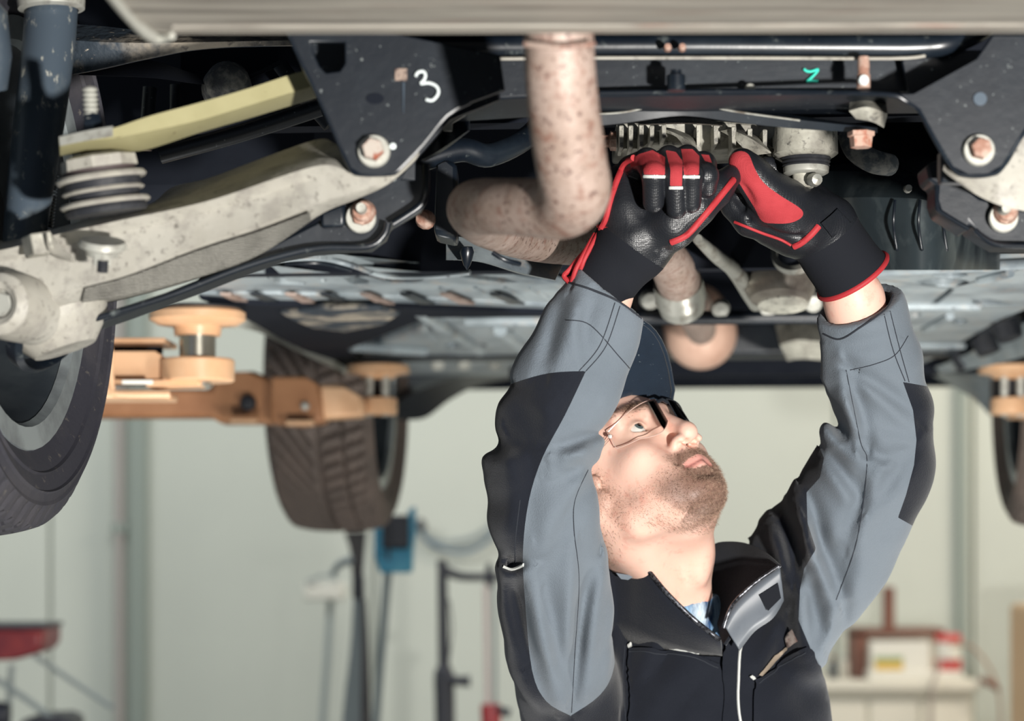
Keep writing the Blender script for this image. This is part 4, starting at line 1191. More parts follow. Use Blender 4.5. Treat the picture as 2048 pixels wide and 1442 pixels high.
# light grey stand far behind
D = 8.8
t2 = root('parts_stand', 'faint pale grey stand with white tray by the wall left of the column stand', 'stand', W(648, 1560, D))
ptube('stand_pole', [(662, 1190, D), (656, 1300, D), (646, 1442, D), (640, 1580, D)], 7, GREYM, t2, 3, 10)
box('tray', W(650, 1182, D), (.16, .12, .07), WPL, t2, 0, .01)
ptube('tray_rail', [(612, 1165, D - .07), (650, 1150, D - .07), (676, 1160, D - .07)], 3, GREYM, t2, 4, 8)

# dark balancing column with horizontal arm
D = 7.2
t3 = root('balancer_column', 'charcoal column with horizontal arm and side knob left of the worker', 'stand', W(890, 1760, D))
ptube('column', [(884, 1120, D), (886, 1240, D), (888, 1345, D)], [10, 11, 12], DKM, t3, 3, 14)
ptube('arm', [(882, 1120, D), (890, 1140, D), (920, 1152, D), (960, 1154, D), (1040, 1152, D)], [9, 10, 9, 8, 8], DKM, t3, 5, 12)
ptube('base_column', [(888, 1330, D), (888, 1350, D), (890, 1442, D), (892, 1780, D)], [10, 20, 20, 22], DKM, t3, 3, 16)
ptube('knob', [(896, 1358, D - .03), (920, 1362, D - .04), (940, 1362, D - .04)], [9, 10, 12], DKM, t3, 3, 12)
ptube('arm_stem', [(978, 1126, D), (979, 1160, D), (980, 1176, D)], [5, 10, 4], DKM, t3, 3, 10)
ptube('cable', [(898, 1200, D), (904, 1260, D + .02), (896, 1330, D + .02)], 2, DKM, t3, 4, 6)

# red jack with clear tube
t4 = root('red_bottle_jack', 'red hydraulic jack body with clear rod standing left of the worker', 'jack', W(982, 1760, D - .4))
ptube('rod', [(972, 1170, D - .4), (974, 1290, D - .4), (976, 1412, D - .4)], 6, mat('pale_rod', (214, 196, 190), .3), t4, 2, 12)
ptube('rod', [(988, 1168, D - .4), (990, 1290, D - .4), (990, 1412, D - .4)], 4, GREYM, t4, 2, 12)
lathe('body', [(0, 0), (.030, 0), (.032, -.02), (.030, -.05), (.032, -.52), (0, -.52)], W(982, 1408, D - .4), RED, t4, (0, 0, 1), 22)
ptube('handle', [(996, 1418, D - .42), (1010, 1424, D - .44), (1018, 1426, D - .44)], [7, 9, 11], DKM, t4, 3, 10)

# hose loops
hz = root('air_hose', 'drooping grey and blue air hose on the wall right of the blue hoist', 'hose', W(900, 1110, 9.96))
ptube('hose', [(838, 1048, 9.96), (848, 1075, 9.96), (880, 1096, 9.96), (920, 1104, 9.96), (960, 1092, 9.96), (1000, 1050, 9.96), (1030, 980, 9.96)], 4, mat('blue_hose', (86, 112, 136), .5), hz, 6, 8)
ptube('hose', [(836, 1052, 9.97), (862, 1078, 9.97), (900, 1084, 9.97), (950, 1074, 9.97), (1000, 1040, 9.97)], 5, GREYM, hz, 6, 8)
lathe('valve', [(0, .04), (.02, .035), (.024, 0), (.02, -.03), (0, -.035)], W(842, 1052, 9.97), DKM, hz, (0, -1, .4), 14)

# red tray with grey struts, lower left
D = 6.0
r1 = root('red_tool_tray', 'dark red tool tray on slanted grey struts at lower left', 'tool tray', W(30, 1700, D))
plate('tray', [(-90, 1256), (86, 1256), (84, 1290), (74, 1306), (30, 1320), (-90, 1326)], D, .25, DRED, r1, .012)
box('tray_rim', W(0, 1254, D) + Vector((0, .12, 0)), (.24, .27, .012), DKM, r1, 0, .004)
ptube('strut', [(70, 1312, D + .1), (150, 1366, D + .1), (226, 1416, D + .1)], 5, GREYM, r1, 2, 10)
ptube('strut', [(-40, 1340, D), (20, 1376, D), (104, 1436, D), (140, 1470, D)], 6, GREYM, r1, 2, 10)
ptube('post', [(24, 1330, D + .15), (16, 1442, D + .15), (10, 1700, D + .15)], 6, GREYM, r1, 2, 10)
plate('foot_box', [(40, 1442), (60, 1434), (120, 1432), (140, 1442), (140, 1700), (40, 1700)], D - .02, .2, DKM, r1, .01)
lathe('castor', [(0, .03), (.03, .03), (.035, 0), (.03, -.03), (0, -.03)], W(-4, 1428, D - .05), DKM, r1, (1, 0, 0), 20)

# bench with boxes, lower right
D = 9.2
b1 = root('workbench', 'cream metal workbench with pale fronts at lower right', 'workbench', W(1800, 1500, D))
bz = W(1800, 1362, D).z
bx0, bx1 = W(1620, 1400, D).x, W(1962, 1400, D).x
box('worktop', ((bx0 + bx1) / 2, D + .3, bz - .02), (bx1 - bx0, .62, .04), CREAM, b1, 0, .008)
box('body', ((bx0 + bx1) / 2, D + .32, (bz - .06) / 2 + .03), (bx1 - bx0 - .04, .54, bz - .08), CREAM, b1, 0, .006)
for i in range(3):
    w = (bx1 - bx0 - .06) / 3
    dr = box('door', (bx0 + .03 + w * (i + .5), D + .04, bz * .5), (w - .015, .02, bz - .14), CREAM, b1, 0, .006)
    box('handle', (bx0 + .03 + w * (i + .86), D + .02, bz * .62), (.012, .02, .12), GREYM, dr, 0, .003)
for x in (bx0 + .05, bx1 - .05):
    for y in (D + .1, D + .55):
        box('leg', (x, y, .03), (.05, .05, .06), DKM, b1)
def yb(d):
    return HY - (bz - CZ) * FPX / d
# brown framed display box with a post
k1 = root('wooden_frame_box', 'brown wooden frame with an upright post standing on the workbench', 'wooden frame', W(1790, 1360, D + .2))
plate('side_board', [(1708, 1262), (1734, 1262), (1734, yb(D + .15) - .2), (1708, yb(D + .15) - .2)], D + .15, .2, BROWN, k1, .004)
plate('top_board', [(1708, 1258), (1890, 1258), (1892, 1270), (1734, 1272), (1708, 1272)], D + .15, .2, BROWN, k1, .004)
plate('post', [(1768, 1174), (1790, 1174), (1790, 1260), (1768, 1260)], D + .2, .05, BROWN, k1, .004)
plate('back_board', [(1734, 1270), (1880, 1270), (1880, yb(D + .33) - .2), (1734, yb(D + .33) - .2)], D + .33, .015, WPL, k1, .002)
ty = root('white_tray', 'long white tray under the striped carton on the workbench', 'tray', W(1830, 1362, D + .05))
tb = yb(D + .03)
tray = plate('tray_base', [(1738, tb - 19), (1926, tb - 19), (1928, tb - .3), (1738, tb - .3)], D + .03, .11, WPL, ty, .006)
tz = W(1800, tb - 19, D + .03).z
def yt(d):
    return HY - (tz - CZ) * FPX / d
bx = root('striped_carton', 'white carton with green and yellow bands inside the wooden frame', 'carton', W(1782, 1346, D + .08))
c_ = yt(D + .05) - .3
plate('carton_body', [(1742, c_ - 58), (1860, c_ - 58), (1860, c_), (1742, c_)], D + .05, .08, WPL, bx, .004)
plate('green_band', [(1750, c_ - 28), (1806, c_ - 28), (1806, c_ - 18), (1750, c_ - 18)], D + .046, .005, mat('green_print', (140, 164, 120), .6), bx, 0)
plate('yellow_band', [(1750, c_ - 18), (1806, c_ - 18), (1806, c_ - 1), (1750, c_ - 1)], D + .046, .005, mat('yellow_print', (222, 186, 92), .6), bx, 0)
tin = root('red_white_tin', 'red and white tin at the right end of the white tray', 'tin', W(1896, 1344, D + .1))
s = (D + .1) / FPX
cc = W(1896, 1345, D + .09)
cc.z = tz + .001
lathe('tin_body', [(0, 0), (26 * s, 0), (26 * s, 66 * s), (0, 66 * s)], cc, WPL, tin, (0, 0, 1), 28)
lathe('red_band', [(26.3 * s, 0), (27 * s, 0), (27 * s, 22 * s), (26.3 * s, 22 * s)], cc, mat('red_print', (206, 84, 80), .5), tin, (0, 0, 1), 28, closed=True)
lathe('red_lid', [(0, 72 * s), (24 * s, 72 * s), (27 * s, 68 * s), (27 * s, 58 * s), (26 * s, 56 * s), (0, 56 * s)], cc, bpy.data.materials['red_print'], tin, (0, 0, 1), 28)
bt = root('dark_bottle', 'small dark bottle on the workbench beside the worker', 'bottle', W(1666, 1362, D + .15))
lathe('bottle_body', [(0, 0), (9 * s, 0), (9 * s, 26 * s), (4 * s, 34 * s), (4 * s, 40 * s), (0, 40 * s)], W(1666, yb(D + .15), D + .15), DKM, bt, (0, 0, 1), 16)
lathe('cap', [(0, 46 * s), (5 * s, 46 * s), (5 * s, 39 * s), (0, 39 * s)], W(1666, yb(D + .15), D + .15), BROWN, bt, (0, 0, 1), 14)
bt2 = root('clear_bottle', 'small pale bottle next to the dark bottle on the workbench', 'bottle', W(1690, 1362, D + .15))
lathe('bottle_body', [(0, 0), (8 * s, 0), (8 * s, 30 * s), (4 * s, 38 * s), (0, 38 * s)], W(1690, yb(D + .18), D + .18), mat('pale_bottle', (206, 200, 186), .3), bt2, (0, 0, 1), 16)
lathe('cap', [(0, 44 * s), (4 * s, 44 * s), (4 * s, 37 * s), (0, 37 * s)], W(1690, yb(D + .18), D + .18), GREYM, bt2, (0, 0, 1), 14)
cb = root('power_cable', 'thin brown cable hanging over the right end of the workbench', 'cable', W(1990, 1442, D))
ptube('cable', [(1900, 1290, D), (1940, 1292, D - .02), (1975, 1330, D - .04), (1996, 1380, D - .04), (2002, 1442, D - .04), (2000, 1560, D - .04)], 3, mat('brown_cable', (166, 140, 120), .6), cb, 6, 8)
ptube('plug', [(1960, 1358, D - .03), (1980, 1366, D - .04), (1998, 1380, D - .04)], [6, 8, 5], BROWN, cb, 3, 10)
cb2 = root('grey_lead', 'grey lead running down the front of the workbench', 'cable', W(1868, 1500, D - .06))
ptube('lead', [(1880, 1320, D - .03), (1872, 1350, D - .04), (1864, 1390, D - .06), (1862, 1500, D - .06), (1870, 1600, D - .06)], 4, mat('grey_lead', (176, 166, 156), .6), cb2, 5, 8)
oc = root('warm_glow_block', 'tall orange brown block standing in for a warm glow at the lower right border', 'glow block', W(2120, 1600, 8.4))  # made-up block that stands in for the warm glow
box('glow_block_body', (W(2066, 1300, 8.4).x + .25, 8.6, .62), (.5, .4, 1.2), mat('warm_glow_block', (206, 170, 130), .5), oc, 0, .02)
dr = box('glow_block_front', (W(2066, 1300, 8.4).x + .25, 8.395, .62), (.46, .02, 1.14), mat('warm_glow_front', (210, 176, 138), .5), oc, 0, .006)
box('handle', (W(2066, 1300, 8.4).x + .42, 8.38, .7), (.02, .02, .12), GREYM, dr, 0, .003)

# ------------------------------------------------------------------ the mechanic
SKIN = mat('skin', (238, 196, 178), .48, 0, [(6, .42, .7, (234, 184, 164)), (60, .55, .75, (228, 168, 150))], (330, .10, 'noise', .002), spec=.4, sss=.12,
           attr=[('beard', (112, 84, 72)), ('lips', (206, 136, 128)), ('brow', (120, 88, 72)), ('slit', (128, 70, 64))])
CLOTHK = mat('black_work_cloth', (27, 30, 38), .85, 0, [(7, .45, .75, (35, 38, 46))], (700, .5, 'noise', .0015), spec=.12, sheen=.15)
CLOTHG = mat('grey_work_cloth', (110, 119, 128), .85, 0, [(9, .42, .75, (102, 111, 120))], (700, .5, 'noise', .0015), spec=.15, sheen=.15)
SATIN = mat('grey_satin_lining', (98, 104, 112), .45, 0, [(20, .45, .7, (84, 90, 98))], spec=.5)
STITCH = mat('dark_stitching', (40, 44, 52), .9)
PIPW = mat('pale_piping', (206, 208, 204), .6)
LEA = mat('black_textured_glove_leather', (30, 32, 37), .34, 0, [(20, .5, .75, (42, 44, 48))], (600, .38, 'dots', .0009), spec=.6)
NEO = mat('black_neoprene', (28, 30, 36), .9, 0, (), (700, .2, 'noise', .001), spec=.2)
REDF = mat('red_glove_fabric', (180, 62, 68), .8, 0, [(40, .45, .7, (170, 55, 61))], (900, .5, 'dots', .001), spec=.25)
REDP = mat('red_piping', (176, 50, 56), .6, 0, (), None, spec=.35)
CAPM = mat('navy_cap_cloth', (23, 37, 52), .85, 0, [(40, .45, .7, (19, 32, 46)), (260, .68, .72, (110, 120, 126))], (700, .3, 'noise', .001), spec=.2, sheen=.2)
HAIRM = mat('brown_hair', (104, 78, 62), .6, 0, [(200, .4, .6, (150, 122, 102))])
BEARDM = mat('beard_hair', (104, 78, 64), .6, 0, [(300, .4, .6, (170, 142, 122))])

man = root('person', 'mechanic in grey and black jacket, navy cap and glasses reaching up to the car', 'person', (0.24, 2.78, 0))

Fv = np.array([0.36701768, -0.60873899, 0.70337392])
Rv = np.array([-0.76637833, -0.62643895, -0.14226205])
Uv = np.array([-0.52722128, 0.48683784, 0.69643854])
ca, sa = math.cos(math.radians(7)), math.sin(math.radians(7))
Fv, Rv = Fv * ca - Rv * sa, Rv * ca + Fv * sa
HS = 0.986
HT = np.array([0.1305, 2.60, CZ + 0.0662])
HM = np.stack([Fv, Rv, Uv], 1)

def HP(f, r, u):
    return HT + HS * (Fv * f + Rv * r + Uv * u)

def A3(v):
    return np.array(v, float)

def to_head(V):
    return ((V - HT) / HS) @ HM

# --- head, neck and chest: one skin
B = SDF((-0.03, 2.40, 1.36), (0.34, 2.84, 1.77), .0016)
h = HS
def he(f, r, u, rf, rr, ru, k=.012, op='u'):
    B.ell(HP(f, r, u), (rf * h, rr * h, ru * h), HM, k, op)
def hc(a, b, ra, rb, k=.012, op='u', fl=None):
    B.cone(HP(*a), HP(*b), ra * h, rb * h, k, op, fl)
he(-.012, 0, .035, .098, .076, .084)
he(.022, 0, -.012, .064, .064, .086, .03)
he(.042, 0, -.066, .043, .042, .041, .03)
for q in (1, -1):
    hc((-.004, q * .050, -.052), (.010, q * .049, -.082), .014, .015, .03)
    hc((.010, q * .049, -.080), (.066, q * .018, -.103), .015, .014, .03)
    he(.055, q * .046, -.036, .026, .019, .020, .02)
    hc((.074, q * .048, .018), (.088, q * .014, .014), .010, .010, .016)
    he(.050, q * .030, -.070, .036, .022, .028, .02)
he(.077, 0, -.103, .015, .020, .014, .018)
# eye sockets, nose, mouth
for q in (1, -1):
    he(.094, q * .033, -.003, .017, .019, .012, .014, 's')
hc((.087, 0, .012), (.106, 0, -.036), .0090, .0105, .012)
he(.107, 0, -.041, .0105, .0115, .0105, .008)
for q in (1, -1):
    he(.096, q * .0150, -.047, .0125, .0080, .0085, .006)
    hc((.106, q * .0072, -.060), (.100, q * .0078, -.047), .0044, .0038, .003, 's')
    hc((.098, q * .017, -.052), (.086, q * .029, -.070), .003, .002, .008, 's')
he(.087, 0, -.066, .012, .022, .013, .012)
for q in (1, -1):
    hc((.0935, 0, -.0725), (.081, q * .025, -.0785), .0040, .0022, .006)
    hc((.0915, 0, -.0825), (.081, q * .022, -.0795), .0048, .0026, .006)
    hc((.101, 0, -.0772), (.082, q * .029, -.0805), .0014, .0012, .0025, 's')
he(.094, 0, -.0935, .008, .020, .006, .008, 's')
# lids with an open slit
for q in (1, -1):
    he(.0715, q * .032, -.002, .0150, .0155, .0145, .006)
    he(.088, q * .033, -.0045, .016, .0135, .0050, .003, 's')
    he(.0715, q * .032, -.002, .0128, .0128, .0128, .001, 's')
    hc((.083, q * .019, -.004), (.080, q * .047, -.0035), .0015, .0012, .003, 's')
# ears
for q in (1, -1):
    Em = HM @ np.array(Matrix.Rotation(.28 * 1, 3, 'Y'))
    B.ell(HP(-.003, q * .077, -.014), (.019 * h, .0075 * h, .031 * h), Em, .006)
    B.ell(HP(.005, q * .075, -.042), (.010 * h, .006 * h, .011 * h), Em, .006)
    B.ell(HP(.000, q * .085, -.012), (.011 * h, .006 * h, .020 * h), Em, .004, 's')
    he(.006, q * .084, -.024, .008, .009, .010, .003, 's')
    he(.016, q * .075, -.022, .005, .005, .008, .004)
# neck
nk1, nk2 = A3(W(1316, 1118, 2.665)), A3(W(1322, 1260, 2.70))
B.cone(HP(-.03, 0, -.045), nk1, .056, .055, .03)
B.cone(nk1, nk2, .055, .064, .03)
B.cone(HP(-.012, .060, -.052), A3(W(1372, 1215, 2.625)), .016, .013, .03)
B.cone(HP(-.012, -.060, -.052), A3(W(1400, 1215, 2.640)), .016, .012, .03)
B.ell(A3(W(1400, 1130, 2.605)), (.010, .010, .020), None, .025)
B.cone(HP(.040, 0, -.088), A3(W(1385, 1100, 2.63)), .022, .016, .035)
V, F = B.mesh()
V = relax(V, F, 2, .45)
hl = to_head(V)
f_, r_, u_ = hl[:, 0], hl[:, 1], hl[:, 2]
sm = lambda x, a, b: np.clip((x - a) / (b - a), 0, 1) ** 1.0
def blob(cf, cr, cu, sf, sr, su):
    return np.exp(-(((f_ - cf) / sf) ** 2 + ((np.abs(r_) - cr) / sr) ** 2 + ((u_ - cu) / su) ** 2))
jaw_line = -.066 + .030 * np.clip((.055 - f_) / .055, 0, 1) - .010 * np.clip(f_ / .06, 0, 1)
beard = sm(-(u_ - jaw_line), -.014, .012) * sm(f_, .012, .055) * sm(u_, -.150, -.128)
beard = np.maximum(beard, sm(-(u_ + .050), .002, .012) * sm(f_, .062, .074) * sm(.045 - np.abs(r_), 0, .02))
side = sm(-(u_ + .006), -.02, .01) * sm(f_, -.006, .006) * sm(.034 - f_, 0, .02) * sm(u_, -.10, -.07) * (np.abs(r_) > .045)
beard = np.maximum(beard, side * .55)
lips = np.exp(-((np.abs(u_ + .0768 + .006 * np.clip(np.abs(r_) / .03, 0, 1) * 0) / .0095) ** 4)) * (np.abs(r_) < .0245) * (f_ > .080)
lips = lips * (np.abs(u_ + .0768) < .0065 * (1 - (np.abs(r_) / .026) ** 2) + .001)
beard = beard * (1 - np.clip(lips * 3, 0, 1))
beard *= 1 - blob(.10, 0, -.052, .03, .022, .008)
beard *= 1 - .65 * np.exp(-((f_ - .046) / .014) ** 2) * (np.abs(r_) > .028)
slit = np.exp(-((u_ + .0775 + .0026 * np.clip(np.abs(r_) / .026, 0, 1) ** 2) / .0014) ** 2) * (np.abs(r_) < .028) * (f_ > .077)  # shade of the mouth line, painted as a dark colour
brow = np.clip(blob(.088, .030, .021, .03, .017, .0055) * 1.3, 0, 1)
inset = (f_ > .05)
N = vnormals(V, F)
body = linkn('body', V, F, None, SKIN, man, 'bearded face tilted back and bare neck', {'beard': beard * np.where(f_ > .055, .9, .7), 'lips': lips * .75, 'brow': brow * inset * .8, 'slit': slit * .8})

# beard, brows and side hair as short strands
def strands(name, prob, n, lmin, lmax, direc, m, rad=.00022, lift=.45):
    cand = np.nonzero(prob > .06)[0]
    p = prob[cand] / prob[cand].sum()
    pick = RNG.choice(cand, n, p=p)
    P = V[pick] + RNG.normal(0, .0011, (n, 3))
    nn = N[pick]
    D_ = np.array(direc) + RNG.normal(0, .35, (n, 3))
    D_ -= nn * np.sum(D_ * nn, 1, keepdims=True)
    D_ /= np.linalg.norm(D_, axis=1, keepdims=True) + 1e-9
    d = D_ * (1 - lift) + nn * lift
    d /= np.linalg.norm(d, axis=1, keepdims=True)
    L = RNG.uniform(lmin, lmax, (n, 1))
    a = np.cross(d, nn + 1e-4)
    a /= np.linalg.norm(a, axis=1, keepdims=True) + 1e-9
    b = np.cross(d, a)
    base = P - nn * .0008
    VV = np.stack([base + a * rad, base - a * rad * .5 + b * rad, base - a * rad * .5 - b * rad, P + d * L], 1).reshape(-1, 3)
    i = np.arange(n)[:, None] * 4
    FF = np.concatenate([i + np.array([[0, 1, 3]]), i + np.array([[1, 2, 3]]), i + np.array([[2, 0, 3]])])
    o = linkn(name, VV, FF, None, m, body)
    o['kind'] = 'stuff'
    return o
strands('beard_hair', beard ** 1.2 * (N @ Fv * 0 + 1), 20000, .002, .0045, -Uv * .8 + Fv * .3, BEARDM, .00015)
strands('eyebrow_hair', brow * inset * (r_ > 0), 420, .004, .007, Rv - Fv * .2, HAIRM, .00022, .3)
hairp = sm(-f_, -.012, .0) * sm(u_, -.09, -.07) * sm(.06 - u_, 0, .01) * (np.abs(r_) > .03) * (1 - blob(-.012, .078, -.018, .02, .02, .034))
strands('side_hair', hairp, 3000, .004, .009, -Uv, HAIRM, .0002, .4)

# eyes
EW = mat('eye_white', (236, 232, 226), .2, spec=.6)
EI = mat('eye_iris', (96, 110, 112), .15, spec=.6)
EP = mat('eye_pupil', (12, 12, 14), .1, spec=.6)
look = A3(W(1460, 330, 2.35)) - HP(.07, .03, 0)
look = Vector(look / np.linalg.norm(look)) * .75 + Vector([float(x) for x in Fv]) * .5
for q in (1, -1):
    c = Vector([float(x) for x in HP(.0710, q * .032, -.002)])
    pr = [(.0124 * math.sin(t), .0124 * math.cos(t)) for t in np.linspace(0, math.pi, 20)]
    e = lathe('eyeball', pr, c, EW, body, look, 24)
    lathe('iris', [(.0124 * math.sin(t) * 1.01, .0124 * math.cos(t) * 1.015) for t in np.linspace(0.001, .47, 8)], c, EI, e, look, 24)
    lathe('pupil', [(.0124 * math.sin(t) * 1.01, .0124 * math.cos(t) * 1.03) for t in np.linspace(0.001, .2, 5)], c, EP, e, look, 20)

# cap



def cut(X, Y, Z):
    x, y, z = X - HT[0], Y - HT[1], Z - HT[2]
    u = (x * Uv[0] + y * Uv[1] + z * Uv[2]) / h
    f = (x * Fv[0] + y * Fv[1] + z * Fv[2]) / h
    return (u - (.040 + .10 * np.clip(f - .02, -.2, .1)))


C2 = SDF((-0.12, 2.42, 1.48), (0.32, 2.90, 1.90), .003)
C2.ell(HP(-.012, 0, .042), (.107 * h, .085 * h, .088 * h), HM, .004)
X, Y, Z = C2.ax[0][:, None, None], C2.ax[1][None, :, None], C2.ax[2][None, None, :]
C2.D = np.maximum(C2.D, -cut(X, Y, Z) * h)
C2.ell(HP(-.012, 0, .030), (.098 * h, .0765 * h, .086 * h), HM, .003, 's')
Vc, Fc = C2.mesh()
capo = linkn('cap', Vc, Fc, None, CAPM, man, 'navy cap with its visor pointing up')
# visor: a curved plate from the forehead
nv, nu = 15, 26
top = []
for i in range(nv):
    t = i / (nv - 1)
    for j in range(nu):
        a = -1 + 2 * j / (nu - 1)
        r = .078 * a * (1 - .04 * t)
        f0 = -.012 + .107 * math.sqrt(max(0.0, 1 - (r / .086) ** 2)) - .006
        f1 = .092 + .096 * (1 - abs(a) ** 4.6)
        f1 = max(f1, f0 + .002)
        f = f0 + (f1 - f0) * t
        u = .054 - .030 * a * a + .026 * t - .024 * t * a * a
        cv, sv = math.cos(.42), math.sin(.42)
        fo = f + .012
        top.append(HP(fo * cv - r * sv - .012, r * cv + fo * sv, u))
n = len(top)
off = Uv * .0022
vv = [p + off for p in top] + [p - off for p in top]
ff = []
for i in range(nv - 1):
    for j in range(nu - 1):
        a = i * nu + j
        ff.append((a, a + 1, a + nu + 1, a + nu))
        ff.append((a + n, a + nu + n, a + nu + 1 + n, a + 1 + n))
ring = [j for j in range(nu)] + [i * nu + nu - 1 for i in range(1, nv)] + [(nv - 1) * nu + j for j in range(nu - 2, -1, -1)] + [i * nu for i in range(nv - 2, 0, -1)]
for a, b in zip(ring, ring[1:] + ring[:1]):
    ff.append((a, b, b + n, a + n))
vis = link('visor', pymesh('visor', vv, ff), CAPM, capo)
flat_smooth(vis, 50)
edge = [top[k] for k in ([i * nu + nu - 1 for i in range(nv)] + [(nv - 1) * nu + j for j in range(nu - 2, -1, -1)] + [i * nu for i in range(nv - 2, -1, -1)])]
tube('visor_piping', edge, .0026, CAPM, vis, 8)

# glasses: clear wraparound lenses with thin temples
GL = bpy.data.materials.new('clear_polycarbonate')
GL.use_nodes = True
nt = GL.node_tree
pbsdf = nt.nodes['Principled BSDF']
tr = nt.nodes.new('ShaderNodeBsdfTransparent')
tr.inputs[0].default_value = (.95, .96, .96, 1)
gl = nt.nodes.new('ShaderNodeBsdfGlossy')
gl.inputs['Roughness'].default_value = .03
mx = nt.nodes.new('ShaderNodeMixShader')
fr = nt.nodes.new('ShaderNodeFresnel')
fr.inputs[0].default_value = 1.35
nt.links.new(fr.outputs[0], mx.inputs[0])
nt.links.new(tr.outputs[0], mx.inputs[1])
nt.links.new(gl.outputs[0], mx.inputs[2])
nt.links.new(mx.outputs[0], nt.nodes['Material Output'].inputs[0])
GE = mat('lens_edge', (206, 176, 164), .2, spec=.7)
GD = mat('dark_glasses_bridge', (40, 44, 50), .3)
gls = link('glasses', tube_m([HP(.106, .010, .012), HP(.109, 0, .014), HP(.106, -.010, .012)], .0022, 8), GD, man, 'clear rimless safety glasses')
for q in (1, -1):
    gr, nA, nB = [], 14, 8
    for i in range(nB):
        t = i / (nB - 1)
        for j in range(nA):
            s_ = j / (nA - 1)
            r = .010 + .056 * s_
            f = .108 - .006 * s_ - .036 * s_ ** 2.6
            utop = .016 - .008 * s_ ** 2
            ubot = -.010 - .020 * math.sin(min(1, s_ * 1.25 + .12) * math.pi * .75) + .010 * s_ ** 6
            gr.append(HP(f - .006 * (1 - t), q * r, ubot + (utop - ubot) * t))
    ff = [(i * nA + j, i * nA + j + 1, (i + 1) * nA + j + 1, (i + 1) * nA + j) for i in range(nB - 1) for j in range(nA - 1)]
    lo = link('lens', pymesh('lens', gr, ff), GL, gls)
    so = lo.modifiers.new('solid', 'SOLIDIFY')
    so.thickness = .0008
    so.use_rim = False
    lo.data.shade_smooth()
    rim = gr[:nA] + [gr[i * nA + nA - 1] for i in range(1, nB)] + gr[(nB - 1) * nA:][::-1] + [gr[i * nA] for i in range(nB - 2, -1, -1)]
    tube('lens_edge', rim, .00055 if q > 0 else .0008, GE if q > 0 else GD, lo, 6)  # far lens edge painted dark for its reflection
    tube('temple', [HP(.068, q * .067, .000), HP(.040, q * .074, .000), HP(.0, q * .079, .002), HP(-.03, q * .079, -.002)], .0013, GL, gls, 8)
    lathe('hinge', [(0, .0025), (.002, .002), (.0025, 0), (0, -.001)], HP(.066, q * .069, .000), mat('hinge_clear', (226, 220, 214), .2), gls, Rv * q, 10)

# --- jacket: torso and both sleeves
J = SDF((-0.14, 2.22, 0.92), (0.50, 2.96, 1.80), .003)
def wp(px, py, d, r=None):
    return A3(W(px, py, d)) if r is None else (A3(W(px, py, d)), r * d / FPX)
# torso
J.ell(A3(W(1352, 1440, 2.72)), (.178, .118, .20), None, .04)
J.ell(A3(W(1352, 1650, 2.74)), (.186, .125, .36), None, .05)
J.cone(*[A3(W(1190, 1235, 2.72)), A3(W(1330, 1170, 2.74))], .052, .055, .05)
J.cone(*[A3(W(1330, 1165, 2.76)), A3(W(1555, 1170, 2.74))], .05, .050, .05)
# image-left sleeve
LSL = [wp(1150, 1420, 2.64, 112), wp(1116, 1320, 2.54, 94), wp(1112, 1210, 2.49, 98), wp(1104, 1110, 2.45, 98), wp(1082, 1010, 2.42, 106), wp(1086, 930, 2.41, 100), wp(1098, 850, 2.40, 100), wp(1136, 760, 2.39, 102), wp(1180, 660, 2.38, 92), wp(1222, 575, 2.375, 84)]
J.chain(LSL, .018)
# image-right sleeve
RSL = [wp(1530, 1190, 2.72, 105), wp(1620, 1110, 2.66, 112), wp(1700, 1010, 2.58, 112), wp(1755, 920, 2.54, 106), wp(1758, 830, 2.52, 100), wp(1744, 730, 2.49, 92), wp(1724, 640, 2.465, 80), wp(1712, 570, 2.455, 78)]
J.chain(RSL, .02)
J.chain([wp(1760, 980, 2.55, 78), wp(1690, 1130, 2.60, 74), wp(1610, 1290, 2.66, 62)], .03)
# folds: positive digs in, negative raises
def fold(pts, w, amp, d0=2.2, d1=2.9):
    pts = [tuple(q) for q in curve2(pts, 3)] if len(pts) > 2 else pts
    xs = [p[0] for p in pts]
    ys = [p[1] for p in pts]
    c = [W(x, y, d) for x in (min(xs) - 3 * w, max(xs) + 3 * w) for y in (min(ys) - 3 * w, max(ys) + 3 * w) for d in (d0, d1)]
    lo = np.array([min(q[i] for q in c) for i in range(3)])
    hi = np.array([max(q[i] for q in c) for i in range(3)])
    lo[1], hi[1] = d0, d1
    def fn(X, Y, Z):
        px = CX + FPX * X / Y
        py = HY - FPX * (Z - CZ) / Y
        dist = np.full(np.broadcast(px, py).shape, 1e9, np.float32)
        m = len(pts) - 1
        am = np.zeros_like(dist)
        sg = np.ones_like(dist)
        for i in range(m):
            ax, ay = pts[i][0], pts[i][1]
            bx_, by = pts[i + 1][0] - ax, pts[i + 1][1] - ay
            t = np.clip(((px - ax) * bx_ + (py - ay) * by) / (bx_ * bx_ + by * by + 1e-9), 0, 1)
            dd = (px - ax - t * bx_) ** 2 + (py - ay - t * by) ** 2
            better = dd < dist
            dist = np.where(better, dd, dist)
            sg = np.where(better, np.sign((px - ax) * by - (py - ay) * bx_), sg)
            am = np.where(better, (i + t) / m, am)
        sd = np.sqrt(dist) * sg
        return amp * (sd / w) * np.exp(.5 - dist / (2 * w * w)) * np.sin(np.pi * np.clip(am, .04, .96)) ** .6
    J.put(fn, lo, hi, 0, 'd')
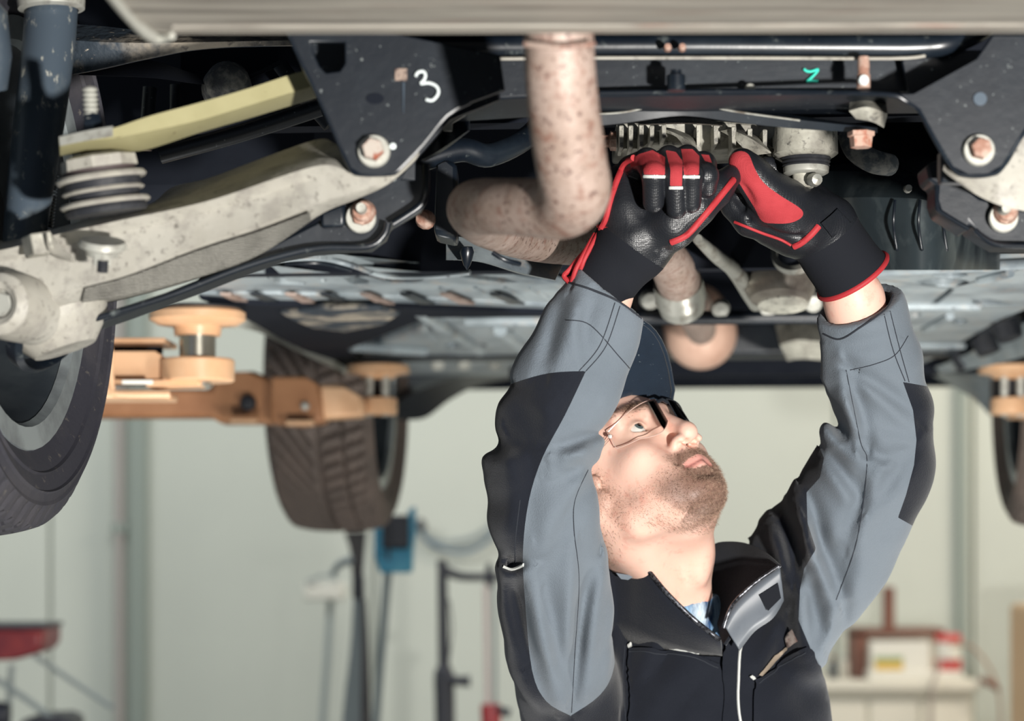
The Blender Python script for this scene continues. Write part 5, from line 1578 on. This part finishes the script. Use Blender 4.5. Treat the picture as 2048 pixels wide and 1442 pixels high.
for pts, w, a in (
        # image-left sleeve
        (((950, 880), (985, 905), (1060, 900)), 20, .005), (((955, 960), (1000, 985), (1060, 965)), 26, -.003), (((985, 800), (1040, 790), (1110, 815)), 20, .0025),
        (((1130, 600), (1104, 670), (1070, 740)), 16, .002), (((1140, 590), (1118, 660), (1100, 740)), 16, -.004), (((1180, 590), (1160, 650), (1165, 720)), 14, .003),
        (((1110, 905), (1155, 893), (1215, 868)), 12, .005), (((1120, 950), (1160, 925), (1200, 930)), 14, -.004), (((1178, 905), (1172, 960), (1140, 1010)), 13, .003),
        (((1155, 1090), (1148, 1250), (1142, 1440)), 13, .004), (((1200, 1120), (1172, 1260), (1150, 1420)), 16, -.005), (((1070, 1100), (1092, 1240), (1130, 1390)), 16, .004),
        (((1055, 1190), (1075, 1300), (1110, 1420)), 14, -.004), (((1015, 1140), (1022, 1220), (1045, 1330)), 16, .005), (((995, 1120), (1020, 1140), (1060, 1132)), 12, .005), (((1020, 880), (1045, 960), (1030, 1090)), 22, .004), (((1150, 990), (1110, 1060), (1090, 1150)), 18, .003),
        (((1040, 780), (1075, 830), (1090, 900)), 22, -.003), (((1190, 720), (1150, 790), (1100, 860)), 24, .003),
        # image-right sleeve
        (((1690, 730), (1704, 800), (1722, 880), (1736, 930)), 14, .005), (((1700, 748), (1760, 786), (1825, 840)), 13, .004), (((1655, 780), (1690, 835), (1705, 885)), 16, -.007),
        (((1645, 840), (1690, 885), (1738, 930)), 15, .006), (((1645, 905), (1680, 955), (1718, 1010)), 15, .005), (((1742, 920), (1732, 1000), (1700, 1090)), 15, -.005), (((1738, 905), (1765, 925), (1790, 915)), 12, .004),
        (((1735, 1025), (1790, 970), (1830, 890)), 16, .003), (((1612, 1040), (1645, 1120), (1676, 1205)), 15, .008), (((1680, 1190), (1670, 1260), (1640, 1325)), 14, .005), (((1715, 1060), (1700, 1150), (1665, 1240)), 20, -.003),
        (((1600, 975), (1622, 1030), (1630, 1090)), 14, .005), (((1575, 1010), (1597, 1065), (1605, 1140)), 13, -.005), (((1548, 1040), (1568, 1090), (1582, 1160)), 13, .005), (((1525, 1065), (1545, 1110), (1560, 1160)), 13, -.004), (((1610, 1150), (1622, 1220), (1645, 1290)), 14, .005),
        (((1665, 690), (1720, 700), (1790, 680)), 16, .002), (((1740, 850), (1790, 872), (1835, 862)), 16, .002),
        # body
        (((1262, 1170), (1245, 1260), (1240, 1410)), 18, .005), (((1335, 1210), (1325, 1290), (1300, 1340)), 16, .004), (((1420, 1320), (1360, 1380), (1310, 1450)), 20, .003), (((1570, 1240), (1545, 1310), (1520, 1350)), 16, .004), (((1600, 1190), (1612, 1260), (1630, 1320)), 14, .005)):
    fold(pts, w, a * 1.5)
# uneven cloth
rngf = np.random.default_rng(7)
X, Y, Z = J.ax[0][:, None, None], J.ax[1][None, :, None], J.ax[2][None, None, :]
wv = np.zeros_like(J.D)
for i in range(7):
    kv = rngf.normal(0, 1, 3)
    kv = kv / np.linalg.norm(kv) * rngf.uniform(45, 130)
    wv += np.sin(X * kv[0] + Y * kv[1] + Z * kv[2] + rngf.uniform(0, 6)).astype(np.float32)
J.D += wv * .0006
# cuff openings, neck opening
def hollow(a, b, ra, rb):
    J.cone(a, b, ra, rb, .004, 's')
lc, lcd = A3(W(1215, 590, 2.375)), A3(W(1250, 520, 2.37))
ldir = (lcd - lc) / np.linalg.norm(lcd - lc)
rc, rcd = A3(W(1704, 582, 2.455)), A3(W(1690, 540, 2.45))
rdir = (rcd - rc) / np.linalg.norm(rcd - rc)
def plane_cut(c, n, lo, hi):
    J.put(lambda X, Y, Z: -((X - c[0]) * n[0] + (Y - c[1]) * n[1] + (Z - c[2]) * n[2]), lo, hi, .002, 's')
# slanted cut across each cuff
ln = np.array([.62, -.15, .77])
rn = np.array([-.36, -.45, .82])
plane_cut(A3(W(1222, 584, 2.375)), ln / np.linalg.norm(ln), A3(W(1060, 680, 2.27)), A3(W(1340, 480, 2.50)))
plane_cut(A3(W(1716, 615, 2.455)), rn / np.linalg.norm(rn), A3(W(1610, 690, 2.35)), A3(W(1820, 500, 2.56)))
hollow(A3(W(1255, 520, 2.372)), A3(W(1190, 640, 2.378)), .040, .038)
hollow(A3(W(1702, 530, 2.45)), A3(W(1730, 700, 2.476)), .0375, .0365)
# V neck: wedge open to the front
vpoly = [(1280, 1110), (1300, 1155), (1440, 1285), (1452, 1240), (1475, 1180), (1500, 1080), (1300, 1000)]
def vneck(X, Y, Z):
    px = CX + FPX * X / Y
    py = HY - FPX * (Z - CZ) / Y
    P = np.stack(np.broadcast_arrays(px, py), -1).reshape(-1, 2)
    sd = polysd(P, vpoly).reshape(np.broadcast(px, py).shape)
    return np.maximum(-sd * 2.6 / FPX, (Y - 2.90))
J.put(vneck, A3(W(1250, 1300, 2.45)), A3(W(1520, 1000, 2.9)), .006, 's')
J.cone(nk1 + np.array([0, 0, .15]), nk2, .066, .070, .006, 's')
Vj, Fj = J.mesh()
Vj = relax(Vj, Fj, 1, .5)
Fj = tri(Fj)
Nj = vnormals(Vj, Fj)
pj = pix(Vj)
gl_poly = [(1090, 500), (1360, 620), (1290, 760), (1240, 880), (1250, 960), (1232, 1080), (1235, 1230), (1228, 1335), (1200, 1390), (1142, 1431), (1141, 1432), (1140, 1431), (1092, 1402), (1064, 1340), (1050, 1200), (1046, 1100), (1058, 1000), (1085, 915), (1130, 830), (1171, 744), (1173, 742), (1170, 742), (1100, 746), (1030, 765), (940, 800), (940, 700), (1060, 560)]
gr_poly = [(1600, 540), (1800, 520), (1850, 700), (1885, 778), (1806, 764), (1826, 820), (1833, 880), (1828, 930), (1812, 990), (1796, 1035), (1840, 1060), (1790, 1190), (1690, 1380), (1636, 1335), (1618, 1290), (1597, 1240), (1600, 1180), (1608, 1138), (1632, 1098), (1615, 1046), (1613, 985), (1640, 955), (1648, 916), (1600, 800)]
gl_poly = curve2(gl_poly, 4, True)
fl_ = np.minimum(polysd(pj, gl_poly) / 1700, (2.56 - Vj[:, 1]))
fr_ = polysd(pj, gr_poly) / 1700
(bk, gy) = split(Vj, Fj, np.maximum(fl_, fr_), Nj)
jack = linkn('jacket', *bk, CLOTHK, man, 'black work jacket with grey sleeve panels')
# the grey cloth left and right are two parts
left = gy[0][:, 0] < .20
for side in (True, False):
    keep = left[gy[1]].all(1) if side else (~left[gy[1]]).all(1)
    Fs = gy[1][keep]
    u, inv = np.unique(Fs, return_inverse=True)
    linkn('grey_sleeve', gy[0][u], inv.reshape(-1, 3), gy[2][u], CLOTHG, jack, 'grey sleeve panel')
TJ = bvh(Vj, Fj)
# stitched seams
for pts in (((1132, 640), (1180, 650), (1240, 715), (1262, 740)), ((1230, 605), (1200, 690), (1158, 742)), ((1240, 612), (1212, 692), (1172, 742)), ((1176, 940), (1150, 1000), (1148, 1060), (1158, 1160), (1150, 1300), (1143, 1425)),
            ((1700, 740), (1750, 728), (1790, 710), (1816, 672)), ((1768, 628), (1786, 700), (1810, 762)), ((1780, 622), (1800, 700), (1818, 764)), ((1692, 740), (1720, 880), (1734, 930), (1714, 1080), (1672, 1200)), ((1040, 1000), (1030, 1090), (1032, 1130)), ((1250, 1290), (1246, 1360), (1252, 1440))):
    seam('seam', pts, TJ, .0006, STITCH, jack, 8)
seam('reflective_tab', ((1006, 1134), (1025, 1140), (1048, 1130)), TJ, .0022, PIPW, jack, 5)
for pts, r in ((((1140, 566), (1185, 580), (1240, 605), (1300, 652)), .0013), (((1648, 668), (1680, 678), (1720, 655), (1770, 620), (1786, 590)), .0012)):
    seam('cuff_hem', pts, TJ, r, STITCH, jack, 8)
# pockets
pk = patch('chest_pocket', [(1254, 1298), (1300, 1298), (1380, 1308), (1436, 1330), (1452, 1380), (1462, 1500), (1250, 1500)], TJ, .006, .007, CLOTHK, jack)
TP = TJ
seam('pocket_stitch', ((1258, 1306), (1300, 1306), (1380, 1316), (1434, 1338)), TJ, .0008, STITCH, pk, 8, .0065)
seam('pocket_edge', ((1340, 1297), (1365, 1302), (1396, 1308)), TJ, .002, PIPW, pk, 5, .004)
seam('pocket_tab', ((1255, 1288), (1262, 1296)), TJ, .003, PIPW, pk, 4, .004)
pk2 = patch('chest_pocket', [(1506, 1360), (1560, 1328), (1612, 1290), (1626, 1302), (1650, 1400), (1662, 1500), (1500, 1500)], TJ, .006, .007, CLOTHK, jack)
seam('pocket_stitch', ((1512, 1364), (1562, 1336), (1612, 1300)), TJ, .0008, STITCH, pk2, 8, .0065)
patch('pocket_lining', [(1515, 1350), (1545, 1310), (1580, 1292), (1578, 1300), (1548, 1322), (1522, 1352)], TJ, .003, .003, mat('khaki_lining', (150, 136, 120), .8), pk2)
patch('id_tab', [(1572, 1272), (1590, 1256), (1600, 1280), (1580, 1296)], TJ, .004, .003, mat('woven_tab', (206, 190, 180), .7, 0, [(90, .45, .6, (150, 120, 112))]), jack)
seam('zip_tab', ((1500, 1352), (1506, 1360)), TJ, .0022, PIPW, pk2, 4, .005)
# shirt in the opening
sh = SDF((0.10, 2.52, 1.22), (0.36, 2.80, 1.50), .004)
sh.ell(A3(W(1385, 1330, 2.70)), (.085, .075, .085), None, .01)
sh.cone(nk1 + np.array([.01, .0, -.06]), nk2 + np.array([.01, 0, -.02]), .064, .07, .02)
X, Y, Z = sh.ax[0][:, None, None], sh.ax[1][None, :, None], sh.ax[2][None, None, :]
ztop = W(1400, 1200, 2.62)
sh.D = np.maximum(sh.D, (Z - ztop.z) * .9 - (X - ztop.x) * .25 + 0 * Y)
Vs, Fs = sh.mesh()
SHM = mat('blue_check_shirt', (150, 190, 222), .8, 0, [(16, .44, .56, (44, 78, 120)), (30, .5, .62, (206, 224, 236))], stretch=(1, 1, .35))
linkn('shirt', relax(Vs, Fs, 1), Fs, None, SHM, man, 'blue checked shirt at the neck')
# collar halves and lapel
def sheet(name, top_r, bot_r, th, m, parent, n=26, label=None, rows=6, bulge=.0):
    a = np.array(curve2(top_r, 8))
    b = np.array(curve2(bot_r, 8))
    ia = [np.array([np.interp(t, np.linspace(0, 1, len(a)), a[:, k]) for k in range(3)]) for t in np.linspace(0, 1, n)]
    ib = [np.array([np.interp(t, np.linspace(0, 1, len(b)), b[:, k]) for k in range(3)]) for t in np.linspace(0, 1, n)]
    v = []
    for i in range(rows):
        t = i / (rows - 1)
        for p, q in zip(ia, ib):
            z = p * (1 - t) + q * t
            v.append(W(z[0], z[1], z[2] - bulge * math.sin(math.pi * t)))
    f = [(i * n + j, i * n + j + 1, (i + 1) * n + j + 1, (i + 1) * n + j) for i in range(rows - 1) for j in range(n - 1)]
    o = link(name, pymesh(name, v, f), m, parent, label)
    so = o.modifiers.new('solid', 'SOLIDIFY')
    so.thickness = th
    so.offset = 0
    o.data.shade_smooth()
    return o
def tuck(pts):
    out = []
    for x, y in pts:
        h_ = TJ.ray_cast(W(x, y, 2.50), (W(x, y, 1.0) - EYE).normalized())
        out.append((x, y, (h_[0].y if h_[0] is not None and h_[0].y < 2.75 else 2.64) + .004))
    return out
cl = sheet('collar', [(1196, 1108, 2.66), (1225, 1092, 2.62), (1262, 1092, 2.595), (1286, 1124, 2.575), (1330, 1180, 2.562), (1385, 1234, 2.56), (1441, 1279, 2.565)],
           tuck([(1200, 1240), (1225, 1262), (1250, 1278), (1285, 1288), (1330, 1300), (1390, 1310), (1445, 1312)]), .004, CLOTHK, jack, bulge=.012)
tube('zip', [W(*p) for p in curve2([(1288, 1130, 2.572), (1332, 1184, 2.559), (1387, 1238, 2.557), (1440, 1280, 2.562)], 10)], .0028, mat('zip_teeth', (96, 98, 104), .35, .6, [(300, .45, .55, (40, 40, 44))]), cl, 8)
patch('collar_tab', [(1232, 1146), (1270, 1152), (1256, 1160), (1242, 1158)], bvh(np.array([W(x, y, 2.585) for x, y in ((1150, 1100), (1350, 1100), (1350, 1250), (1150, 1250))]), np.array([[0, 1, 2], [0, 2, 3]])), .0, .002, CLOTHG, cl)
cr = sheet('collar', [(1416, 1098, 2.70), (1440, 1084, 2.69), (1490, 1086, 2.66), (1530, 1104, 2.61), (1560, 1130, 2.565)],
           [(1418, 1190, 2.70), (1430, 1220, 2.67), (1440, 1262, 2.62), (1446, 1282, 2.585), (1450, 1290, 2.57)], .004, CLOTHK, jack, bulge=-.012)
lp = sheet('lapel_flap', [(1449, 1252, 2.557), (1468, 1212, 2.557), (1512, 1168, 2.557), (1560, 1134, 2.557)],
           [(1478, 1300, 2.580), (1508, 1262, 2.574), (1545, 1235, 2.572), (1566, 1200, 2.572)], .003, SATIN, jack, bulge=.006)
patch('hook_patch', [(1518, 1190), (1556, 1166), (1562, 1196), (1536, 1222)], bvh(np.array([W(x, y, 2.553) for x, y in ((1400, 1100), (1650, 1100), (1650, 1350), (1400, 1350))]), np.array([[0, 1, 2], [0, 2, 3]])), .0, .003, NEO, lp)
tube('zip', [W(*p) for p in curve2([(1560, 1131, 2.553), (1512, 1164, 2.552), (1466, 1208, 2.552), (1447, 1256, 2.552)], 8)], .0022, bpy.data.materials['zip_teeth'], lp, 8)
fp_ = patch('front_placket', [(1450, 1262), (1478, 1285), (1474, 1330), (1470, 1400), (1480, 1500), (1440, 1500), (1444, 1400), (1440, 1330)], TJ, .009, .008, CLOTHK, jack)
seam('pale_edge', ((1560, 1214), (1540, 1242), (1500, 1264), (1480, 1290), (1473, 1340), (1470, 1400), (1478, 1470)), TJ, .0017, PIPW, fp_, 8, .0095)

# lower body, so that he stands on the floor
T = SDF((-0.20, 2.50, -0.02), (0.64, 3.10, 1.12), .011)
for q in (-1, 1):
    x = .215 + q * .10
    T.chain([(np.array([x - q * .01, 2.76, 1.00]), .098), (np.array([x + q * .01, 2.75, .52]), .072), (np.array([x + q * .02, 2.80, .14]), .062)], .03)
T.ell(np.array([.215, 2.76, 1.0]), (.175, .125, .14), None, .05)
Vt, Ft = T.mesh()
linkn('trousers', relax(Vt, Ft, 2), Ft, None, CLOTHK, man)
for q in (-1, 1):
    x = .215 + q * .12
    K = SDF((x - .08, 2.52, -.01), (x + .08, 2.90, .2), .007)
    K.chain([(np.array([x, 2.81, .15]), .055), (np.array([x, 2.80, .06]), .052), (np.array([x + q * .02, 2.62, .045]), .045)], .03)
    Xk, Yk, Zk = K.ax[0][:, None, None], K.ax[1][None, :, None], K.ax[2][None, None, :]
    K.D = np.maximum(K.D, .002 - Zk + 0 * Xk + 0 * Yk)
    Vb, Fb = K.mesh()
    linkn('boot', relax(Vb, Fb, 1), Fb, None, RUB, man)

# --- forearms inside the sleeves
for nm, ch in (('forearm', [wp(1752, 800, 2.51, 60), wp(1726, 690, 2.475, 56), wp(1708, 600, 2.455, 53), wp(1690, 550, 2.442, 46)]), ('forearm', [wp(1110, 820, 2.40, 66), wp(1168, 690, 2.39, 52), wp(1208, 600, 2.378, 46), wp(1234, 548, 2.372, 44)])):
    P0 = np.array([c[0] for c in ch])
    S_ = SDF(P0.min(0) - .06, P0.max(0) + .06, .003)
    S_.chain(ch, .02)
    Va, Fa = S_.mesh()
    linkn(nm, Va, Fa, None, SKIN, body)

# --- gloves
def ringpath(c, n, r, k=40, sq=1.0):
    n = n / np.linalg.norm(n)
    u = np.cross(n, np.array([0, 1.0, 0]))
    u /= np.linalg.norm(u)
    w = np.cross(n, u)
    return [c + (u * math.cos(2 * math.pi * i / k) + w * math.sin(2 * math.pi * i / k) * sq) * r for i in range(k + 1)]

def like(S_):
    n_ = SDF(S_.lo, S_.lo + .02, S_.h)
    n_.n, n_.ax, n_.D = S_.n, S_.ax, np.full_like(S_.D, .5)
    return n_

def gp(px, py, d, r):
    return (A3(W(px, py, d)), r)

g = SDF(A3(W(1100, 640, 2.25)) - .01, A3(W(1500, 280, 2.44)) + .01, .0016)
wr = gp(1266, 488, 2.365, .034)
for k, f in (((1246, 362, 2.370), .019), ((1290, 345, 2.370), .019), ((1338, 338, 2.370), .019), ((1388, 348, 2.365), .019)):
    g.chain([wr, gp(1280 + (k[0] - 1280) * .75, 420, 2.368, .024), gp(*k, f)], .016)
g.chain([gp(1300, 470, 2.352, .026), gp(1345, 448, 2.335, .024), gp(1392, 412, 2.330, .019), gp(1432, 380, 2.335, .0150), gp(1462, 352, 2.345, .0118)], .014)
g.chain([gp(1268, 470, 2.345, .020), gp(1250, 420, 2.345, .018), gp(1246, 375, 2.350, .016)], .016)
FG = [((1262, 338, 2.355), (1294, 322, 2.318), (1308, 350, 2.287), (1307, 404, 2.300), .0118),
      ((1318, 330, 2.355), (1338, 316, 2.316), (1350, 352, 2.285), (1353, 418, 2.300), .0112),
      ((1352, 328, 2.355), (1374, 315, 2.318), (1383, 350, 2.286), (1382, 406, 2.300), .0112),
      ((1396, 340, 2.355), (1406, 330, 2.322), (1412, 352, 2.300), (1412, 372, 2.308), .0122)]
g2 = []
for a, b, c, d, r in FG:
    fgr = like(g)
    fgr.chain([gp(*a, r * 1.25), gp(*b, r * 1.12), gp(*c, r * 1.05), gp(*d, r * .95)], .004)
    kk = .0016
    hh = np.maximum(kk - np.abs(g.D - fgr.D), 0) / kk
    g.D = np.minimum(g.D, fgr.D) - hh * hh * kk * .25
# creases
def gfold(S_, a, b, w, amp):
    A_, B_ = A3(W(*a)), A3(W(*b))
    ba = B_ - A_
    def fn(X, Y, Z):
        x, y, z = X - A_[0], Y - A_[1], Z - A_[2]
        t = np.clip((x * ba[0] + y * ba[1] + z * ba[2]) / (ba @ ba), 0, 1)
        d2 = (x - t * ba[0]) ** 2 + (y - t * ba[1]) ** 2 + (z - t * ba[2]) ** 2
        return amp * np.exp(-d2 / w ** 2)
    S_.put(fn, np.minimum(A_, B_) - 3 * w, np.maximum(A_, B_) + 3 * w, 0, 'd')
for a, b, w, am in (((1262, 418, 2.335), (1330, 470, 2.325), .006, .004), ((1275, 405, 2.335), (1345, 455, 2.318), .006, -.003), ((1230, 455, 2.34), (1310, 500, 2.335), .005, .003), ((1225, 468, 2.345), (1300, 515, 2.34), .004, -.002), ((1335, 440, 2.32), (1332, 490, 2.33), .004, .003), ((1275, 340, 2.33), (1284, 400, 2.33), .006, .004)):
    gfold(g, a, b, w, am)
# cuff
hemL = A3(W(1191, 590, 2.378))
g.chain([gp(1262, 492, 2.366, .036), gp(1232, 530, 2.371, .034), gp(1185, 600, 2.379, .036)], .008)
nL = (A3(W(1262, 492, 2.366)) - hemL)
nL /= np.linalg.norm(nL)
X, Y, Z = g.ax[0][:, None, None], g.ax[1][None, :, None], g.ax[2][None, None, :]
g.D = np.maximum(g.D, -((X - hemL[0]) * nL[0] + (Y - hemL[1]) * nL[1] + (Z - hemL[2]) * nL[2]))
g.cone(hemL - nL * .03, hemL + nL * .03, .033, .031, .002, 's')
Vg, Fg = g.mesh()
Fg = tri(Fg)
Ng = vnormals(Vg, Fg)
pg = pix(Vg)
def polys(P, ps):
    return np.max([polysd(P, p) for p in ps], axis=0)
front = (2.335 - Vg[:, 1]) * 1900
redL = np.minimum(polys(pg, [[(1258, 322), (1278, 308), (1305, 304), (1328, 316), (1328, 350), (1288, 349), (1284, 330), (1262, 334)], [(1332, 304), (1352, 308), (1364, 322), (1364, 372), (1340, 372), (1341, 340)], [(1362, 302), (1385, 302), (1398, 312), (1398, 350), (1368, 350), (1368, 325)], [(1402, 310), (1418, 312), (1424, 326), (1410, 322)]]), front)
cufL = -((Vg - (hemL + nL * .068)) @ nL) * 1900
whL = np.minimum(polys(pg, [[(1286, 350), (1330, 351), (1330, 357), (1286, 356)], [(1338, 373), (1366, 373), (1366, 379), (1338, 379)], [(1366, 351), (1400, 351), (1400, 357), (1366, 357)]]), front)
def multi(V_, F_, N_, fields, mats, names, parent, first):
    """peel parts off a mesh one field after the other"""
    cur = (V_, F_, N_)
    objs = []
    data = []
    flds = [np.array(f) for f in fields]
    for i, f in enumerate(flds):
        Vc_, Fc_, Nc_ = cur
        fn = f if f.shape[0] == len(Vc_) else None
        neg, pos = split(Vc_, Fc_, fields_at(i, Vc_), Nc_)
        data.append(pos)
        cur = neg
    base = linkn(first[0], *cur, first[1], parent, first[2])
    for dt, m, nm in zip(data, mats, names):
        if len(dt[1]):
            linkn(nm, *dt, m, base)
    return base
def fields_at(i, VV):
    return FIELDS[i](VV)
P1 = [[(1258, 322), (1278, 308), (1305, 300), (1330, 314), (1330, 350), (1288, 349), (1284, 330), (1262, 334)], [(1331, 300), (1352, 304), (1365, 322), (1364, 372), (1340, 372), (1341, 340)], [(1362, 298), (1385, 298), (1399, 312), (1398, 350), (1368, 350), (1367, 325)], [(1402, 308), (1418, 310), (1424, 326), (1410, 322)]]
P2 = [[(1286, 350), (1331, 351), (1331, 357), (1286, 356)], [(1338, 373), (1366, 373), (1366, 379), (1338, 379)], [(1366, 351), (1400, 351), (1400, 357), (1366, 357)]]
FIELDS = [lambda VV: np.minimum(polys(pix(VV), P1), (2.332 - VV[:, 1]) * 1900), lambda VV: np.minimum(polys(pix(VV), P2), (2.332 - VV[:, 1]) * 1900), lambda VV: -((VV - (hemL + nL * .066)) @ nL) * 1900]
gl_o = multi(Vg, Fg, Ng, [redL, whL, cufL], [REDF, PIPW, NEO], ['red_knuckle_fabric', 'white_knuckle_trim', 'cuff'], man, ('glove', LEA, 'black glove with red finger backs and curled fingers'))
TG = bvh(Vg, Fg)
tube('red_hem', ringpath(hemL, nL, .0352), .0028, REDP, gl_o, 8)
seam('red_piping', ((1268, 316), (1250, 328), (1238, 352), (1226, 386), (1218, 416), (1212, 440), (1204, 456)), TG, .0034, REDP, gl_o, 6, .0005, seg=8)
seam('red_piping', ((1342, 484), (1372, 470), (1400, 440), (1432, 402), (1466, 360)), TG, .0036, REDP, gl_o, 6, .0005, seg=8)
for dx, dy in ((0, 0), (-16, 18)):
    tube('cuff_slit_piping', [W(1206 + dx, 450 + dy, 2.36), W(1186 + dx, 486 + dy, 2.352), W(1168 + dx, 520 + dy, 2.35), W(1160 + dx, 545 + dy, 2.356)], .0026, REDP, gl_o, 8, smooth_n=4)
for i in range(3):
    tube('elastic_gather', [W(1196 + i * 3, 452 + i * 6, 2.35), W(1218 + i, 456 + i * 4, 2.336)], .002, REDP, gl_o, 8)
sheet('cuff_flap', [(1192, 470, 2.362), (1165, 510, 2.362), (1132, 556, 2.366)], [(1206, 500, 2.352), (1186, 530, 2.352), (1165, 552, 2.356)], .003, NEO, gl_o, bulge=.002)
tube('flap_piping', [W(1172, 500, 2.358), W(1140, 538, 2.36), W(1128, 552, 2.362), W(1140, 566, 2.36)], .0028, REDP, gl_o, 8, smooth_n=4)

# second glove
q = SDF(A3(W(1430, 630, 2.26)) - .01, A3(W(1800, 280, 2.52)) + .01, .0017)
wr2 = gp(1648, 462, 2.425, .036)
q.chain([wr2, gp(1590, 440, 2.412, .036), gp(1535, 425, 2.412, .028), gp(1495, 415, 2.412, .019), gp(1470, 402, 2.405, .013)], .018)
q.chain([gp(1600, 445, 2.395, .026), gp(1565, 410, 2.378, .026), gp(1532, 382, 2.362, .0195), gp(1503, 348, 2.352, .0160), gp(1483, 322, 2.350, .0135)], .016)
q.chain([gp(1655, 442, 2.43, .027), gp(1615, 402, 2.435, .019), gp(1588, 380, 2.435, .014)], .016)
for a, b, c, r in (((1610, 385, 2.43), (1568, 352, 2.415), (1536, 332, 2.41), .0115), ((1600, 380, 2.44), (1545, 340, 2.44), (1524, 326, 2.44), .011), ((1622, 392, 2.425), (1592, 362, 2.41), (1568, 362, 2.40), .0115)):
    fgr = like(q)
    fgr.chain([gp(*a, r * 1.2), gp(*b, r), gp(*c, r * .92)], .004)
    kk = .002
    hh = np.maximum(kk - np.abs(q.D - fgr.D), 0) / kk
    q.D = np.minimum(q.D, fgr.D) - hh * hh * kk * .25
q.chain([gp(1560, 452, 2.40, .020), gp(1500, 440, 2.395, .016), gp(1468, 410, 2.398, .012), gp(1456, 388, 2.41, .010)], .01)
for a, b, w, am in (((1478, 400, 2.385), (1500, 436, 2.38), .005, .004), ((1498, 425, 2.38), (1535, 440, 2.372), .005, -.003), ((1540, 455, 2.375), (1600, 470, 2.375), .005, .003), ((1490, 360, 2.345), (1500, 400, 2.35), .006, .004)):
    gfold(q, a, b, w, am)
hemR = A3(W(1706, 552, 2.448))
q.chain([gp(1640, 462, 2.425, .037), gp(1672, 505, 2.435, .038), gp(1712, 562, 2.45, .0430)], .008)
nR = A3(W(1650, 462, 2.428)) - hemR
nR /= np.linalg.norm(nR)
X, Y, Z = q.ax[0][:, None, None], q.ax[1][None, :, None], q.ax[2][None, None, :]
q.D = np.maximum(q.D, -((X - hemR[0]) * nR[0] + (Y - hemR[1]) * nR[1] + (Z - hemR[2]) * nR[2]))
q.cone(hemR - nR * .03, hemR + nR * .03, .040, .036, .002, 's')
Vq, Fq = q.mesh()
Fq = tri(Fq)
Nq = vnormals(Vq, Fq)
P3 = [curve2([(1457, 322), (1464, 308), (1482, 302), (1498, 310), (1510, 338), (1528, 366), (1562, 392), (1594, 412), (1606, 424), (1602, 436), (1580, 446), (1548, 447), (1524, 442), (1508, 414), (1488, 382), (1468, 348)], 4, True)]
FIELDS = [lambda VV: np.minimum(polys(pix(VV), P3), (2.395 - VV[:, 1]) * 1900), lambda VV: -((VV - (hemR + nR * .058)) @ nR) * 1900]
gr_o = multi(Vq, Fq, Nq, [np.zeros(len(Vq)), np.zeros(len(Vq))], [REDF, NEO], ['red_thumb_fabric', 'cuff'], man, ('glove', LEA, 'black glove with large red thumb patch'))
TQ = bvh(Vq, Fq)
tube('red_hem', ringpath(hemR, nR, .0423), .0030, REDP, gr_o, 8)
seam('red_piping', ((1588, 492), (1604, 484), (1622, 468), (1636, 452)), TQ, .0036, REDP, gr_o, 6, .001, seg=8)
seam('red_piping', ((1470, 444), (1520, 464), (1560, 478), (1582, 490)), TQ, .0016, REDP, gr_o, 6, .0005, seg=8)
patch('wrist_strap', [(1638, 446), (1672, 420), (1698, 446), (1662, 474)], TQ, .0035, .004, LEA, gr_o, 5)
